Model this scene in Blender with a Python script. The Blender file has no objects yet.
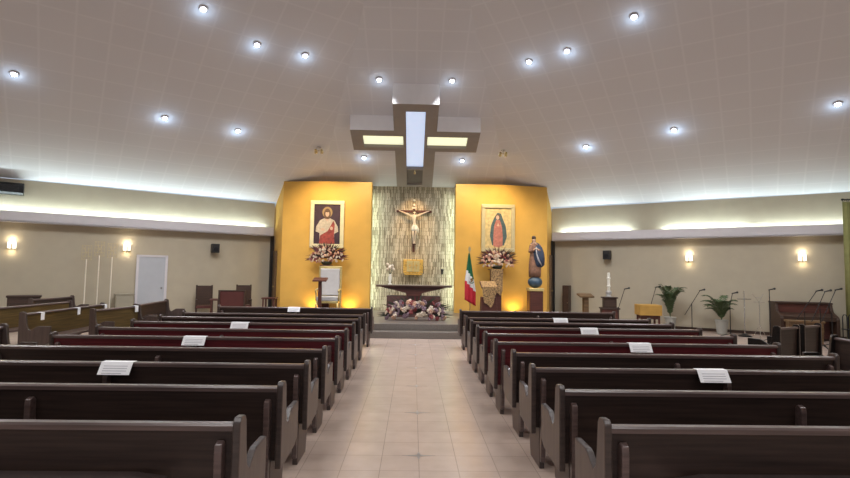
import bpy, bmesh, math, random
from mathutils import Vector, Matrix, Quaternion
random.seed(7)
PI = math.pi
C = bpy.context.scene.collection
SC = bpy.context.scene

# ------------------------------------------------------------------ camera
cam = bpy.data.cameras.new('camera'); cam.lens = 36 * 511 / 850; cam.sensor_width = 36
cam.clip_start = 0.05; cam.clip_end = 200
co = bpy.data.objects.new('camera', cam); C.objects.link(co)
co.location = (0, 0, 1.65)
co.rotation_euler = (Matrix.Rotation(-0.02236, 3, 'Z') @ Matrix.Rotation(PI/2 + 0.0668, 3, 'X') @ Matrix.Rotation(0.016, 3, 'Z')).to_euler()
SC.camera = co

# ------------------------------------------------------------------ world, exposure
w = bpy.data.worlds.new('world'); SC.world = w; w.use_nodes = True
w.node_tree.nodes['Background'].inputs[0].default_value = (0.75, 0.85, 1.0, 1)
w.node_tree.nodes['Background'].inputs[1].default_value = 0.5
SC.view_settings.view_transform = 'Standard'; SC.view_settings.look = 'None'
SC.view_settings.exposure = 0.36; SC.view_settings.gamma = 1.0
SC.view_settings.use_curve_mapping = False

LAMP_W = 40.0       # one ceiling downlight
COVE_W = 8.0       # watt per metre of cove tube
FILL_W = 150.0       # fill light added behind the camera

def light(name, kind, loc, power, color=(1, 1, 1), parent=None, **kw):
    l = bpy.data.lights.new(name, kind); l.energy = power; l.color = color
    for k, v in kw.items():
        if k != 'target': setattr(l, k, v)
    o = bpy.data.objects.new(name, l); C.objects.link(o); o.location = loc
    if 'target' in kw:
        o.rotation_euler = (Vector(kw['target']) - Vector(loc)).to_track_quat('-Z', 'Y').to_euler()
    if parent: o.parent = parent
    return o
# soft frontal fill, an added area light set in the unseen rear opening
light('added_rear_fill', 'AREA', (0, -8.35, 1.9), FILL_W, (0.86, 0.92, 1.0), shape='RECTANGLE', size=6.0, size_y=3.2, target=(0, 4, 2.2))

# ------------------------------------------------------------------ materials
def mat(name, col, rough=0.6, metal=0.0, var=0.06, scale=6.0, bump=0.0, stretch=(1, 1, 1), emit=None, estr=0.0, coat=0.0, spec=0.5):
    m = bpy.data.materials.new(name); m.use_nodes = True
    nt = m.node_tree; b = nt.nodes['Principled BSDF']
    b.inputs['Roughness'].default_value = rough; b.inputs['Metallic'].default_value = metal
    b.inputs['Specular IOR Level'].default_value = spec
    if coat: b.inputs['Coat Weight'].default_value = coat; b.inputs['Coat Roughness'].default_value = 0.25
    tc = nt.nodes.new('ShaderNodeTexCoord'); mp = nt.nodes.new('ShaderNodeMapping')
    mp.inputs['Scale'].default_value = stretch
    nt.links.new(tc.outputs['Object'], mp.inputs[0])
    n = nt.nodes.new('ShaderNodeTexNoise'); n.inputs['Scale'].default_value = scale; n.inputs['Detail'].default_value = 5
    nt.links.new(mp.outputs[0], n.inputs['Vector'])
    r = nt.nodes.new('ShaderNodeValToRGB')
    r.color_ramp.elements[0].position = 0.3; r.color_ramp.elements[1].position = 0.7
    r.color_ramp.elements[0].color = tuple(max(0, c * (1 - var)) for c in col) + (1,)
    r.color_ramp.elements[1].color = tuple(min(1, c * (1 + var)) for c in col) + (1,)
    nt.links.new(n.outputs['Fac'], r.inputs[0]); nt.links.new(r.outputs[0], b.inputs['Base Color'])
    if bump:
        bp = nt.nodes.new('ShaderNodeBump'); bp.inputs['Strength'].default_value = bump; bp.inputs['Distance'].default_value = 0.01
        nt.links.new(n.outputs['Fac'], bp.inputs['Height']); nt.links.new(bp.outputs[0], b.inputs['Normal'])
    if emit:
        b.inputs['Emission Color'].default_value = tuple(emit) + (1,); b.inputs['Emission Strength'].default_value = estr
    return m
def wood(name, col, rough=0.32, var=0.35, stretch=(0.6, 14, 14), coat=0.25, spec=0.5):
    return mat(name, col, rough, 0, var, 3.0, 0.05, stretch, coat=coat, spec=spec)

M = {}
M['wall'] = mat('beige_plaster', (0.42, 0.365, 0.27), 0.85, var=0.03, scale=3, bump=0.06)
M['ledge'] = mat('pale_lilac_paint', (0.58, 0.55, 0.56), 0.7, var=0.02)
M['yellow'] = mat('ochre_yellow_plaster', (0.68, 0.385, 0.075), 0.75, var=0.05, scale=2.5, bump=0.08)
M['white'] = mat('white_paint', (0.42, 0.43, 0.45), 0.5, var=0.02)
M['dark'] = mat('near_black', (0.015, 0.013, 0.012), 0.5)
M['blackmetal'] = mat('black_metal', (0.02, 0.02, 0.022), 0.4, 0.6)
M['chrome'] = mat('chrome', (0.6, 0.6, 0.6), 0.25, 1.0)
M['silver'] = mat('pale_metal', (0.80, 0.74, 0.62), 0.35, 0.3)
M['brass'] = mat('brass', (0.6, 0.48, 0.26), 0.3, 1.0)
M['gilt'] = mat('gilt', (0.66, 0.52, 0.22), 0.45, 0.5, var=0.15, scale=30)
M['gold'] = mat('gold_relief', (0.75, 0.45, 0.10), 0.4, 0.6, var=0.35, scale=25, bump=0.5)
M['pew'] = wood('espresso_pew_wood', (0.031, 0.0185, 0.0150), 0.42, coat=0.0, spec=0.3)
M['pewred'] = wood('mahogany_pew_wood', (0.11, 0.014, 0.019), 0.42, coat=0.0, spec=0.3)
M['pewgold'] = wood('lit_pew_wood', (0.095, 0.060, 0.020), 0.45, coat=0.0, spec=0.3)  # pew wood in a golden tone, the light on it painted in
M['pewend'] = mat('lit_pew_end_wood', (0.085, 0.058, 0.049), 0.42, var=0.2, scale=3, stretch=(8, 8, 0.8), coat=0.1)  # side faces of the ends, brighter tone with aisle light painted in
M['pewdarkend'] = wood('espresso_end_wood', (0.010, 0.007, 0.006), 0.5, coat=0.0, spec=0.2)
M['pewfoot'] = mat('pew_foot_wood', (0.085, 0.052, 0.042), 0.45, var=0.2, scale=3)  # foot sides, a lighter brown than their edges
M['pewedge'] = wood('shaded_pew_edge_wood', (0.042, 0.028, 0.024), 0.34, coat=0.1)  # edge faces of ends and feet, shade painted into the wood colour
M['pewrail'] = wood('pew_rail_wood', (0.085, 0.055, 0.050), 0.3)
M['pad'] = mat('dark_kneeler_vinyl', (0.035, 0.024, 0.022), 0.45, var=0.1)
M['paper'] = mat('white_paper', (0.88, 0.88, 0.90), 0.6, var=0.01)
M['ink'] = mat('grey_print', (0.6, 0.6, 0.64), 0.8)
M['brown'] = wood('red_brown_wood', (0.085, 0.024, 0.016), 0.5, coat=0.0)
M['brownd'] = wood('dark_walnut', (0.045, 0.022, 0.013), 0.5, coat=0.0)
M['oak'] = wood('dull_oak', (0.14, 0.08, 0.035), 0.5, coat=0.0)
M['wine'] = mat('wine_upholstery', (0.075, 0.014, 0.010), 0.7, var=0.1)
M['uphols'] = mat('grey_white_upholstery', (0.52, 0.50, 0.50), 0.8, var=0.06)
M['step'] = mat('grey_brown_granite', (0.16, 0.135, 0.115), 0.35, var=0.2, scale=40)
M['crossface'] = mat('cross_side_paint', (0.86, 0.84, 0.84), 0.7, var=0.02)
M['crossunder'] = mat('cross_taupe_paint', (0.30, 0.265, 0.245), 0.7, var=0.03)
M['crosspanel'] = mat('cross_dark_panel', (0.15, 0.135, 0.125), 0.6, var=0.03)
M['sky_glass'] = mat('skylight_glass', (0.6, 0.68, 0.85), 0.3, var=0.03, emit=(0.52, 0.64, 0.88), estr=0.62)
M['cream_glass'] = mat('cream_light_panel', (0.8, 0.8, 0.6), 0.4, var=0.03, emit=(0.80, 0.83, 0.58), estr=0.75)
M['lamp'] = mat('lamp_lens', (0.9, 0.9, 1), 0.3, emit=(0.85, 0.92, 1.0), estr=14)
M['lampwarm'] = mat('warm_lamp_lens', (1, 0.9, 0.7), 0.3, emit=(1.0, 0.80, 0.50), estr=3)
M['sconce'] = mat('sconce_glass', (1, 0.95, 0.8), 0.4, emit=(1.0, 0.90, 0.72), estr=1.8)
M['tube'] = mat('cove_tube', (0.9, 1, 0.95), 0.4, emit=(0.86, 1.0, 0.92), estr=5)
M['leaf'] = mat('palm_green', (0.055, 0.085, 0.03), 0.5, var=0.3, scale=9)
M['leafd'] = mat('dark_leaf', (0.03, 0.035, 0.02), 0.5, var=0.3, scale=9)
M['leafred'] = mat('burgundy_leaf', (0.10, 0.018, 0.02), 0.5, var=0.3)
M['pinkf'] = mat('pale_peach_petals', (0.66, 0.40, 0.27), 0.7, var=0.15)
M['whitef'] = mat('cream_petals', (0.72, 0.60, 0.47), 0.7, var=0.1)
M['redf'] = mat('dusky_red_petals', (0.28, 0.06, 0.06), 0.7, var=0.2)
M['purf'] = mat('mauve_petals', (0.26, 0.17, 0.20), 0.7, var=0.25)
M['pot'] = mat('pale_ceramic', (0.34, 0.33, 0.29), 0.5, var=0.05)
M['mustard'] = mat('mustard_cloth', (0.42, 0.24, 0.05), 0.8, var=0.1)
M['lace'] = mat('gold_lace', (0.30, 0.18, 0.075), 0.7, var=0.9, scale=30, bump=0.5)
M['curtain'] = mat('olive_curtain', (0.23, 0.225, 0.08), 0.85, var=0.12)
M['skin'] = mat('painted_flesh', (0.62, 0.40, 0.27), 0.5, var=0.05)
M['corpus'] = mat('ivory_corpus', (0.70, 0.58, 0.44), 0.5, var=0.06)
M['hair'] = mat('dark_hair', (0.05, 0.025, 0.015), 0.6)
M['robe'] = mat('rose_brown_robe', (0.23, 0.115, 0.07), 0.7, var=0.4, scale=12)
M['mantle'] = mat('navy_mantle', (0.025, 0.04, 0.08), 0.6, var=0.3, scale=12)
M['mantle_in'] = mat('grey_white_lining', (0.5, 0.48, 0.5), 0.7)
M['globe'] = mat('blue_globe', (0.04, 0.075, 0.115), 0.35, var=0.4, scale=8)
M['fgreen'] = mat('flag_green', (0.012, 0.13, 0.055), 0.75)
M['fwhite'] = mat('flag_white', (0.72, 0.70, 0.68), 0.75)
M['fred'] = mat('flag_red', (0.52, 0.02, 0.035), 0.75)
M['eagle'] = mat('emblem_brown', (0.16, 0.09, 0.03), 0.7)
M['ivory'] = mat('ivory_wax', (0.70, 0.68, 0.60), 0.5)
M['pbg'] = mat('plum_black_canvas', (0.045, 0.018, 0.028), 0.6, var=0.3)
M['pwhite'] = mat('painted_cream', (0.55, 0.45, 0.33), 0.6, var=0.2, scale=14)
M['pred'] = mat('painted_red', (0.32, 0.05, 0.035), 0.6, var=0.4, scale=14)
M['phair'] = mat('painted_brown', (0.12, 0.06, 0.03), 0.6)
M['phalo'] = mat('painted_halo', (0.35, 0.22, 0.09), 0.6)
M['pgold'] = mat('painted_gold_ground', (0.62, 0.46, 0.20), 0.6, var=0.25, scale=10)
M['pteal'] = mat('painted_teal', (0.06, 0.10, 0.10), 0.6, var=0.3, scale=14)
M['prose'] = mat('painted_rose', (0.48, 0.17, 0.12), 0.6, var=0.25, scale=14)
M['pframe2'] = mat('pale_gilt', (0.55, 0.46, 0.26), 0.5, 0.2)
M['pframe1'] = mat('ivory_gilt', (0.78, 0.68, 0.40), 0.5, 0.1)
M['greybox'] = mat('grey_beige_laminate', (0.30, 0.27, 0.20), 0.6)
M['glass'] = mat('window_glass', (0.8, 0.9, 0.95), 0.05)

def node_floor():
    m = bpy.data.materials.new('beige_floor_tiles'); m.use_nodes = True; nt = m.node_tree; b = nt.nodes['Principled BSDF']
    tc = nt.nodes.new('ShaderNodeTexCoord'); mp = nt.nodes.new('ShaderNodeMapping')
    mp.inputs['Location'].default_value = (-0.08, -4.75, 0)
    nt.links.new(tc.outputs['Object'], mp.inputs[0])
    br = nt.nodes.new('ShaderNodeTexBrick'); br.offset = 0; br.squash = 1
    br.inputs['Scale'].default_value = 1; br.inputs['Brick Width'].default_value = 0.33; br.inputs['Row Height'].default_value = 0.3575
    br.inputs['Mortar Size'].default_value = 0.0035; br.inputs['Mortar Smooth'].default_value = 0.1
    br.inputs['Color1'].default_value = (0.56, 0.435, 0.36, 1); br.inputs['Color2'].default_value = (0.52, 0.405, 0.335, 1)
    br.inputs['Mortar'].default_value = (0.36, 0.28, 0.235, 1)
    nt.links.new(mp.outputs[0], br.inputs['Vector'])
    n = nt.nodes.new('ShaderNodeTexNoise'); n.inputs['Scale'].default_value = 5; n.inputs['Detail'].default_value = 6
    nt.links.new(tc.outputs['Object'], n.inputs['Vector'])
    mx = nt.nodes.new('ShaderNodeMix'); mx.data_type = 'RGBA'; mx.blend_type = 'MULTIPLY'; mx.inputs[0].default_value = 0.25
    nt.links.new(br.outputs['Color'], mx.inputs[6]); nt.links.new(n.outputs['Fac'], mx.inputs[7])
    nt.links.new(mx.outputs[2], b.inputs['Base Color'])
    b.inputs['Roughness'].default_value = 0.24
    return m
M['floor'] = node_floor()
def node_ceiling():
    m = bpy.data.materials.new('ceiling_tiles'); m.use_nodes = True; nt = m.node_tree; b = nt.nodes['Principled BSDF']
    uv = nt.nodes.new('ShaderNodeUVMap'); uv.uv_map = 'UVMap'
    br = nt.nodes.new('ShaderNodeTexBrick'); br.offset = 0
    br.inputs['Scale'].default_value = 1; br.inputs['Brick Width'].default_value = 0.61; br.inputs['Row Height'].default_value = 0.61
    br.inputs['Mortar Size'].default_value = 0.04; br.inputs['Mortar Smooth'].default_value = 1.0
    br.inputs['Color1'].default_value = (0.68, 0.672, 0.695, 1); br.inputs['Color2'].default_value = (0.668, 0.66, 0.683, 1)
    br.inputs['Mortar'].default_value = (0.72, 0.712, 0.735, 1)
    nt.links.new(uv.outputs[0], br.inputs['Vector'])
    nt.links.new(br.outputs['Color'], b.inputs['Base Color'])
    b.inputs['Roughness'].default_value = 0.8
    return m
M['ceiling'] = node_ceiling()
def node_stone():
    m = bpy.data.materials.new('split_stone_strips'); m.use_nodes = True; nt = m.node_tree; b = nt.nodes['Principled BSDF']
    tc = nt.nodes.new('ShaderNodeTexCoord'); mp = nt.nodes.new('ShaderNodeMapping'); mp.inputs['Rotation'].default_value = (0, PI/2, 0)
    sx = nt.nodes.new('ShaderNodeSeparateXYZ'); cb = nt.nodes.new('ShaderNodeCombineXYZ')
    nt.links.new(tc.outputs['Object'], sx.inputs[0]); nt.links.new(sx.outputs['Z'], cb.inputs['X']); nt.links.new(sx.outputs['X'], cb.inputs['Y'])
    br = nt.nodes.new('ShaderNodeTexBrick'); br.offset = 0.43
    br.inputs['Scale'].default_value = 1; br.inputs['Brick Width'].default_value = 0.27; br.inputs['Row Height'].default_value = 0.032
    br.inputs['Mortar Size'].default_value = 0.006; br.inputs['Bias'].default_value = -0.1
    br.inputs['Color1'].default_value = (0.85, 0.74, 0.54, 1); br.inputs['Color2'].default_value = (0.20, 0.145, 0.08, 1)
    br.inputs['Mortar'].default_value = (0.13, 0.11, 0.07, 1)
    nt.links.new(cb.outputs[0], br.inputs['Vector']); nt.links.new(br.outputs['Color'], b.inputs['Base Color'])
    bp = nt.nodes.new('ShaderNodeBump'); bp.inputs['Strength'].default_value = 0.8; bp.inputs['Distance'].default_value = 0.03
    nt.links.new(br.outputs['Color'], bp.inputs['Height']); nt.links.new(bp.outputs[0], b.inputs['Normal'])
    b.inputs['Roughness'].default_value = 0.8
    return m
M['stone'] = node_stone()

# ------------------------------------------------------------------ mesh helpers
def box(bm, x0, x1, y0, y1, z0, z1, rz=0, mi=0):
    vs = [bm.verts.new((x, y, z)) for x in (x0, x1) for y in (y0, y1) for z in (z0, z1)]
    for f in ((0,1,3,2),(4,6,7,5),(0,4,5,1),(2,3,7,6),(0,2,6,4),(1,5,7,3)):
        fc = bm.faces.new([vs[i] for i in f]); fc.material_index = mi
    if rz: bmesh.ops.rotate(bm, verts=vs, cent=((x0+x1)/2, (y0+y1)/2, 0), matrix=Matrix.Rotation(rz, 3, 'Z'))
    return vs
def prism(bm, pts, a, b, axis='X', mi=0):
    """extrude a 2-D outline (u, v) between a and b along axis; X: (y,z), Y: (x,z), Z: (x,y)"""
    def p(u, v, t): return {'X': (t, u, v), 'Y': (u, t, v), 'Z': (u, v, t)}[axis]
    A = [bm.verts.new(p(u, v, a)) for u, v in pts]; B = [bm.verts.new(p(u, v, b)) for u, v in pts]
    fs = [bm.faces.new(A), bm.faces.new(B[::-1])]; n = len(pts)
    for i in range(n): fs.append(bm.faces.new((A[i], A[(i+1) % n], B[(i+1) % n], B[i])))
    for f in fs: f.material_index = mi
    return A + B
def tube(bm, pts, r, n=8, cap=True):
    """pts: list of points; r: radius or list"""
    pts = [Vector(p) for p in pts]; rs = r if isinstance(r, (list, tuple)) else [r]*len(pts)
    rings = []
    for i, p in enumerate(pts):
        d = (pts[min(i+1, len(pts)-1)] - pts[max(i-1, 0)]).normalized()
        a = d.orthogonal().normalized() if i == 0 else (rings_a - d * rings_a.dot(d)).normalized()
        rings_a = a; b = d.cross(a)
        rings.append([bm.verts.new(p + (a*math.cos(2*PI*k/n) + b*math.sin(2*PI*k/n))*rs[i]) for k in range(n)])
    for i in range(len(rings)-1):
        for k in range(n): bm.faces.new((rings[i][k], rings[i][(k+1) % n], rings[i+1][(k+1) % n], rings[i+1][k]))
    if cap: bm.faces.new(rings[0][::-1]); bm.faces.new(rings[-1])
def lathe(bm, prof, n=20, cx=0, cy=0, sx=1, sy=1, mi=0):
    rings = []
    for r, z in prof: rings.append([bm.verts.new((cx + r*sx*math.cos(2*PI*k/n), cy + r*sy*math.sin(2*PI*k/n), z)) for k in range(n)])
    for i in range(len(rings)-1):
        for k in range(n): bm.faces.new((rings[i][k], rings[i][(k+1) % n], rings[i+1][(k+1) % n], rings[i+1][k])).material_index = mi
    bm.faces.new(rings[0][::-1]).material_index = mi; bm.faces.new(rings[-1]).material_index = mi
def ball(bm, c, r, sub=2, s=(1, 1, 1)):
    g = bmesh.ops.create_icosphere(bm, subdivisions=sub, radius=r, matrix=Matrix.Translation(c) @ Matrix.Diagonal((*s, 1)))
    return g['verts']
def obj(name, bm, mats, parent=None, loc=None, bevel=0, smooth=False, rz=0, fix=True):
    if fix: bmesh.ops.recalc_face_normals(bm, faces=bm.faces)
    me = bpy.data.meshes.new(name); bm.to_mesh(me); bm.free()
    for m in (mats if isinstance(mats, (list, tuple)) else [mats]): me.materials.append(m)
    if smooth:
        for p in me.polygons: p.use_smooth = True
    o = bpy.data.objects.new(name, me); C.objects.link(o)
    if loc: o.location = loc
    if rz: o.rotation_euler.z = rz
    if parent: o.parent = parent
    if bevel:
        b = o.modifiers.new('bevel', 'BEVEL'); b.width = bevel; b.segments = 2; b.limit_method = 'ANGLE'
    return o
def tag(o, label, cat, group=None, kind=None):
    if label: o['label'] = label
    if cat: o['category'] = cat
    if group: o['group'] = group
    if kind: o['kind'] = kind
    return o
def thing(name, label, cat, loc=(0, 0, 0), rz=0, group=None):
    o = bpy.data.objects.new(name, None); C.objects.link(o); o.empty_display_size = 0.1
    o.location = loc; o.rotation_euler = (0, 0, rz)
    return tag(o, label, cat, group)
def struct(name, bm, m, parent=None, label=None, **kw):
    o = obj(name, bm, m, parent, **kw)
    if not parent: o['kind'] = 'structure'
    if label: o['label'] = label
    return o
KIDS = {}
def kids(o):
    return [c for c in C.objects if c.parent == o]
def dup(root, loc, rz=0, label=None, group=None):
    r = root.copy(); C.objects.link(r); r.location = loc; r.rotation_euler = (0, 0, rz)
    if label: r['label'] = label
    if group: r['group'] = group
    for ch in kids(root):
        c = ch.copy(); C.objects.link(c); c.parent = r
        for g in kids(ch):
            d = g.copy(); C.objects.link(d); d.parent = c
    return r
def B(): return bmesh.new()

# ------------------------------------------------------------------ room shell
def ceil_z(x, y):
    y2 = 10 - y
    z = 1e9
    for yy in (y, y2):
        z = min(z, 11.749 - 0.3477*yy - 0.2357*abs(x), 12.266 - 0.42*yy)
    return z
XS = 13.0
WY = lambda x: 22 - 0.678*abs(x)
bm = B(); box(bm, -XS-0.3, XS+0.3, -9.4, 20, -0.2, 0)
struct('floor', bm, M['floor'], label='glossy beige square floor tiles')
# four-pointed inlays down the middle of the aisle
bm = B()
for k in range(6):
    cy = 4.75 + 1.43*k; cx = 0.08
    pts = []
    for i in range(8):
        r = (0.15 if i % 4 == 0 else 0.10) if i % 2 == 0 else 0.026
        pts.append((cx + r*math.cos(i*PI/4), cy + r*math.sin(i*PI/4)))
    prism(bm, pts, 0.0, 0.0015, 'Z')
struct('trim_1', bm, mat('grey_inlay', (0.22, 0.19, 0.17), 0.4), label='grey star inlays along the aisle')
# ceiling: a shallow tiled pyramid
bm = B(); uvl = bm.loops.layers.uv.new('UVMap')
def facet(pts, edir, mi=0):
    vs = [bm.verts.new((x, y, ceil_z(x, y) if z is None else z)) for x, y, z in pts]
    f = bm.faces.new(vs); f.normal_update(); n = f.normal.copy()
    u = Vector(edir); u = (u - n*u.dot(n)).normalized(); v = n.cross(u)
    for l in f.loops: l[uvl].uv = (l.vert.co.dot(u), l.vert.co.dot(v))
for sy in (0, 1):
    g = (lambda y: y) if sy == 0 else (lambda y: 10 - y)
    facet([(0, g(7.15), None), (3.74, g(19.35), None), (-3.74, g(19.35), None)], (1, 0, 0))
    for s in (-1, 1):
        x1 = 3.74; e = [(0, g(7.15)), (3.74, g(19.35)), (13.2, g(13.05)), (13.2, g(5)), (0, g(5))]
        facet([(s*x, y, None) for x, y in e], (s*0.828, -0.561 if sy == 0 else 0.561, 0))
o = struct('ceiling', bm, M['ceiling'], label='pale grey tiled ceiling rising to a peak', fix=False)
sm = o.modifiers.new('thick', 'SOLIDIFY'); sm.thickness = 0.12; sm.offset = 1
for p in o.data.polygons:
    if p.normal.z < 0: p.flip()
# oblique side walls with their beams and light coves
def oblique(s, front=True):
    g = (lambda y: y) if front else (lambda y: 10 - y)
    def P(x, off=0.0):      # point on the wall line, 'off' metres into the room
        return (s*(x - 0.561*off), g(WY(x) - 0.828*off))
    return P
def wall_quad(bm, P, x0, x1, o0, o1, z0, z1):
    a = P(x0, o0); b = P(x1, o0); c = P(x1, o1); d = P(x0, o1)
    prism(bm, [a, b, c, d], z0, z1, 'Z')
names = {(-1, True): 'left', (1, True): 'right', (-1, False): 'back_left', (1, False): 'back_right'}
for (s, fr), nm in names.items():
    P = oblique(s, fr)
    bm = B(); wall_quad(bm, P, 5.06, XS, -0.2, 0, 0, 4.09)
    struct('wall_' + nm, bm, M['wall'], label='plain beige wall')
    if not fr: continue
    bm = B()
    wall_quad(bm, P, 5.16, XS-0.05, 0.0, 0.30, 2.88, 2.93)
    wall_quad(bm, P, 5.16, XS-0.05, 0.26, 0.30, 2.88, 3.18)
    struct('trim_' + ('2' if s < 0 else '3'), bm, M['ledge'], label='pale beam hiding the cove lights')
    bm = B(); wall_quad(bm, P, 5.16, XS-0.1, 0.0, 0.018, 0, 0.09)
    struct('baseboard_' + nm, bm, M['brownd'])
    bm = B(); wall_quad(bm, P, 5.06, 5.16, -0.05, 0.07, 0, 2.9)
    struct('trim_' + ('4' if s < 0 else '5'), bm, M['dark'], label='dark strip for the shaded gap at the wall corner')  # near-black strip paints the shade of the gap at this corner
# side walls and the centre of the back wall
for s in (-1, 1):
    bm = B()
    ys = [13.2, 5, -3.2]
    pts = [(13.2, 0), (13.2, ceil_z(XS, 13.2)), (5, ceil_z(XS, 5)), (-3.2, ceil_z(XS, -3.2)), (-3.2, 0)]
    prism(bm, pts, s*XS, s*(XS+0.2), 'X')
    struct('wall_side_' + ('left' if s < 0 else 'right'), bm, M['wall'])
bm = B()
box(bm, -5.2, -3.2, -8.8, -8.6, 0, 4.3); box(bm, 3.2, 5.2, -8.8, -8.6, 0, 4.3); box(bm, -3.2, 3.2, -8.8, -8.6, 3.6, 4.3)
struct('wall_back', bm, M['wall'])
bm = B()
for x in (-3.2, -1.6, 0, 1.6, 3.2): box(bm, x-0.04, x+0.04, -8.74, -8.66, 0, 3.6)
for z in (0.03, 2.3, 3.57): box(bm, -3.2, 3.2, -8.73, -8.67, z-0.03, z+0.03)
struct('door_3', bm, M['blackmetal'], label='frame of the added rear opening')  # opening made in the unseen rear wall to let fill light in
# sanctuary back wall: stone strip between two ochre panels
bm = B(); zt = lambda x, y: ceil_z(x, y) - 0.004
prism(bm, [(-2.0, 0.2), (2.0, 0.2), (2.0, zt(2, 18.0)), (-2.0, zt(-2, 18.0))], 18.0, 18.2, 'Y')
struct('wall_stone', bm, M['stone'], label='rough wall of narrow upright stone strips')
bm = B(); prism(bm, [(-5.2, 0), (5.2, 0), (5.2, 3.9), (3.74, 4.1), (-3.74, 4.1), (-5.2, 3.9)], 19.1, 19.3, 'Y')
struct('wall_back_of_sanctuary', bm, M['wall'])
for s, nm in ((-1, 'yellow_left'), (1, 'yellow_right')):
    xi, xo = (1.45, 4.44) if s < 0 else (1.42, 4.55)
    bm = B(); vs = []
    for x in (xi, 3.11, xo):
        for y in (17.3, 17.65):
            vs.append([bm.verts.new((s*x, y, 0.0)), bm.verts.new((s*x, y, min(4.72, zt(x, y))))])
    a = vs   # order: (xi,f),(xi,b),(m,f),(m,b),(xo,f),(xo,b)
    def q(*v): bm.faces.new(v)
    for i in (0, 1):
        q(a[i][0], a[i+2][0], a[i+2][1], a[i][1]); q(a[i+2][0], a[i+4][0], a[i+4][1], a[i+2][1])
    q(a[0][0], a[1][0], a[1][1], a[0][1]); q(a[4][0], a[5][0], a[5][1], a[4][1])
    q(a[0][1], a[1][1], a[3][1], a[2][1]); q(a[2][1], a[3][1], a[5][1], a[4][1])
    struct('wall_' + nm, bm, M['yellow'], label='ochre yellow panel wall')
    # splayed return running back from the panel's outer edge
    bm = B(); x2, y2 = 5.18, 18.95
    A_ = [(s*xo, 17.36), (s*x2, y2)]
    n = Vector((-(y2-17.36), s*(x2-xo), 0)).normalized() * 0.08 * s
    top = []
    low = []
    for (x, y) in A_:
        for k in (0, 1):
            px, py = x + (n.x if k else 0), y + (n.y if k else 0)
            low.append(bm.verts.new((px, py, 0))); top.append(bm.verts.new((px, py, zt(px, py))))
    q(low[0], low[2], top[2], top[0]); q(low[1], low[3], top[3], top[1]); q(top[0], top[2], top[3], top[1]); q(low[0], low[1], top[1], top[0]); q(low[2], low[3], top[3], top[2])
    struct('wall_return_' + ('left' if s < 0 else 'right'), bm, M['yellow'])
    # brown sacristy door set against that return
    u = Vector((s*(x2-xo), y2-17.36, 0)).normalized(); pr = Vector((s*xo, 17.36, 0)); inn = Vector((-s*u.y*1, s*u.x, 0))
    if inn.x*s < 0: inn = -inn
    bm = B(); a0 = pr + u*0.80 + inn*0.004; a1 = pr + u*1.60 + inn*0.004
    prism(bm, [(a0.x, a0.y), (a1.x, a1.y), (a1.x+inn.x*0.06, a1.y+inn.y*0.06), (a0.x+inn.x*0.06, a0.y+inn.y*0.06)], 0.0, 2.36, 'Z')
    dn = struct('door_' + ('2' if s < 0 else '4'), bm, M['oak'], label='brown wooden door in the ochre return wall')
    bm = B(); h = pr + u*0.9 + inn*0.09; ball(bm, (h.x, h.y, 1.1), 0.03)
    obj('door_handle', bm, M['brass'], dn)
# sanctuary platform: two steps
bm = B(); box(bm, -4.38, 4.5, 13.0, 18.0, 0, 0.165); box(bm, -4.38, 4.5, 13.38, 18.0, 0.165, 0.33)
struct('floor_platform', bm, M['step'], label='grey brown stone platform of two steps', bevel=0.012)
# white door in the left wall
PL = oblique(-1); PR = oblique(1)
bm = B(); wall_quad(bm, PL, 7.96, 8.57, 0.0, 0.05, 0.0, 2.02)
dr = struct('door_1', bm, M['white'], label='white painted door with a pale frame')
bm = B(); wall_quad(bm, PL, 7.90, 7.96, 0, 0.07, 0, 2.08); wall_quad(bm, PL, 8.57, 8.63, 0, 0.07, 0, 2.08); wall_quad(bm, PL, 7.90, 8.63, 0, 0.07, 2.02, 2.08)
obj('door_frame', bm, M['ledge'], dr)
bm = B(); p = PL(8.03, 0.09); ball(bm, (p[0], p[1], 1.05), 0.03); obj('door_handle', bm, M['chrome'], dr)

# cove tubes resting in the channel behind the beam
COVE = (0.78, 0.96, 1.0)
def cove(P, s, x0, x1, k, pw=1.0, lab=''):
    a = Vector((*P(x0, 0.12), 3.05)); b = Vector((*P(x1, 0.12), 3.05)); L = (b-a).length
    t = thing('cove_light', lab, 'light', (a+b)/2, group=None)
    bm = B(); m_ = (a+b)/2; tube(bm, [a-m_, b-m_], 0.03, 8); obj('tube', bm, M['tube'], t)
    d = (b-a).normalized(); bm = B()
    bm.free()
    for e in (a-m_-d*0.04, b-m_): bm = B(); tube(bm, [e, e+d*0.04], 0.036, 8); obj('end_cap', bm, M['white'], t)
    bm = B(); tube(bm, [a-m_+Vector((0, 0, -0.045)), b-m_+Vector((0, 0, -0.045))], 0.014, 6); obj('housing', bm, M['white'], t)
    l = bpy.data.lights.new('cove_glow', 'AREA'); l.shape = 'RECTANGLE'; l.size = L; l.size_y = 0.05; l.energy = COVE_W*L*pw; l.color = COVE
    o = bpy.data.objects.new('cove_glow', l); C.objects.link(o); o.parent = t
    # local X along the tube, -Z upwards and slightly toward the wall
    up = Vector((0, 0, 1)); inward = Vector((-s*0.561, -0.828, 0)); dirv = (up*0.95 - inward*0.42).normalized()
    X = d; Z = -dirv; Y = Z.cross(X)
    o.matrix_local = Matrix.Translation((0, 0, 0.045)) @ Matrix((X, Y, Z)).transposed().to_4x4()
for i, (x0, x1, pw) in enumerate([(5.35, 7.1, 1.0), (7.14, 8.9, 1.0), (8.94, 10.9, 1.0), (10.94, 12.8, 1.1)]):
    cove(PL, -1, x0, x1, i, pw, 'greenish white cove tube on the left beam, ' + ['nearest the yellow wall', 'above the white door', 'above the tall metal poles', 'below the dark wall unit'][i])
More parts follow.
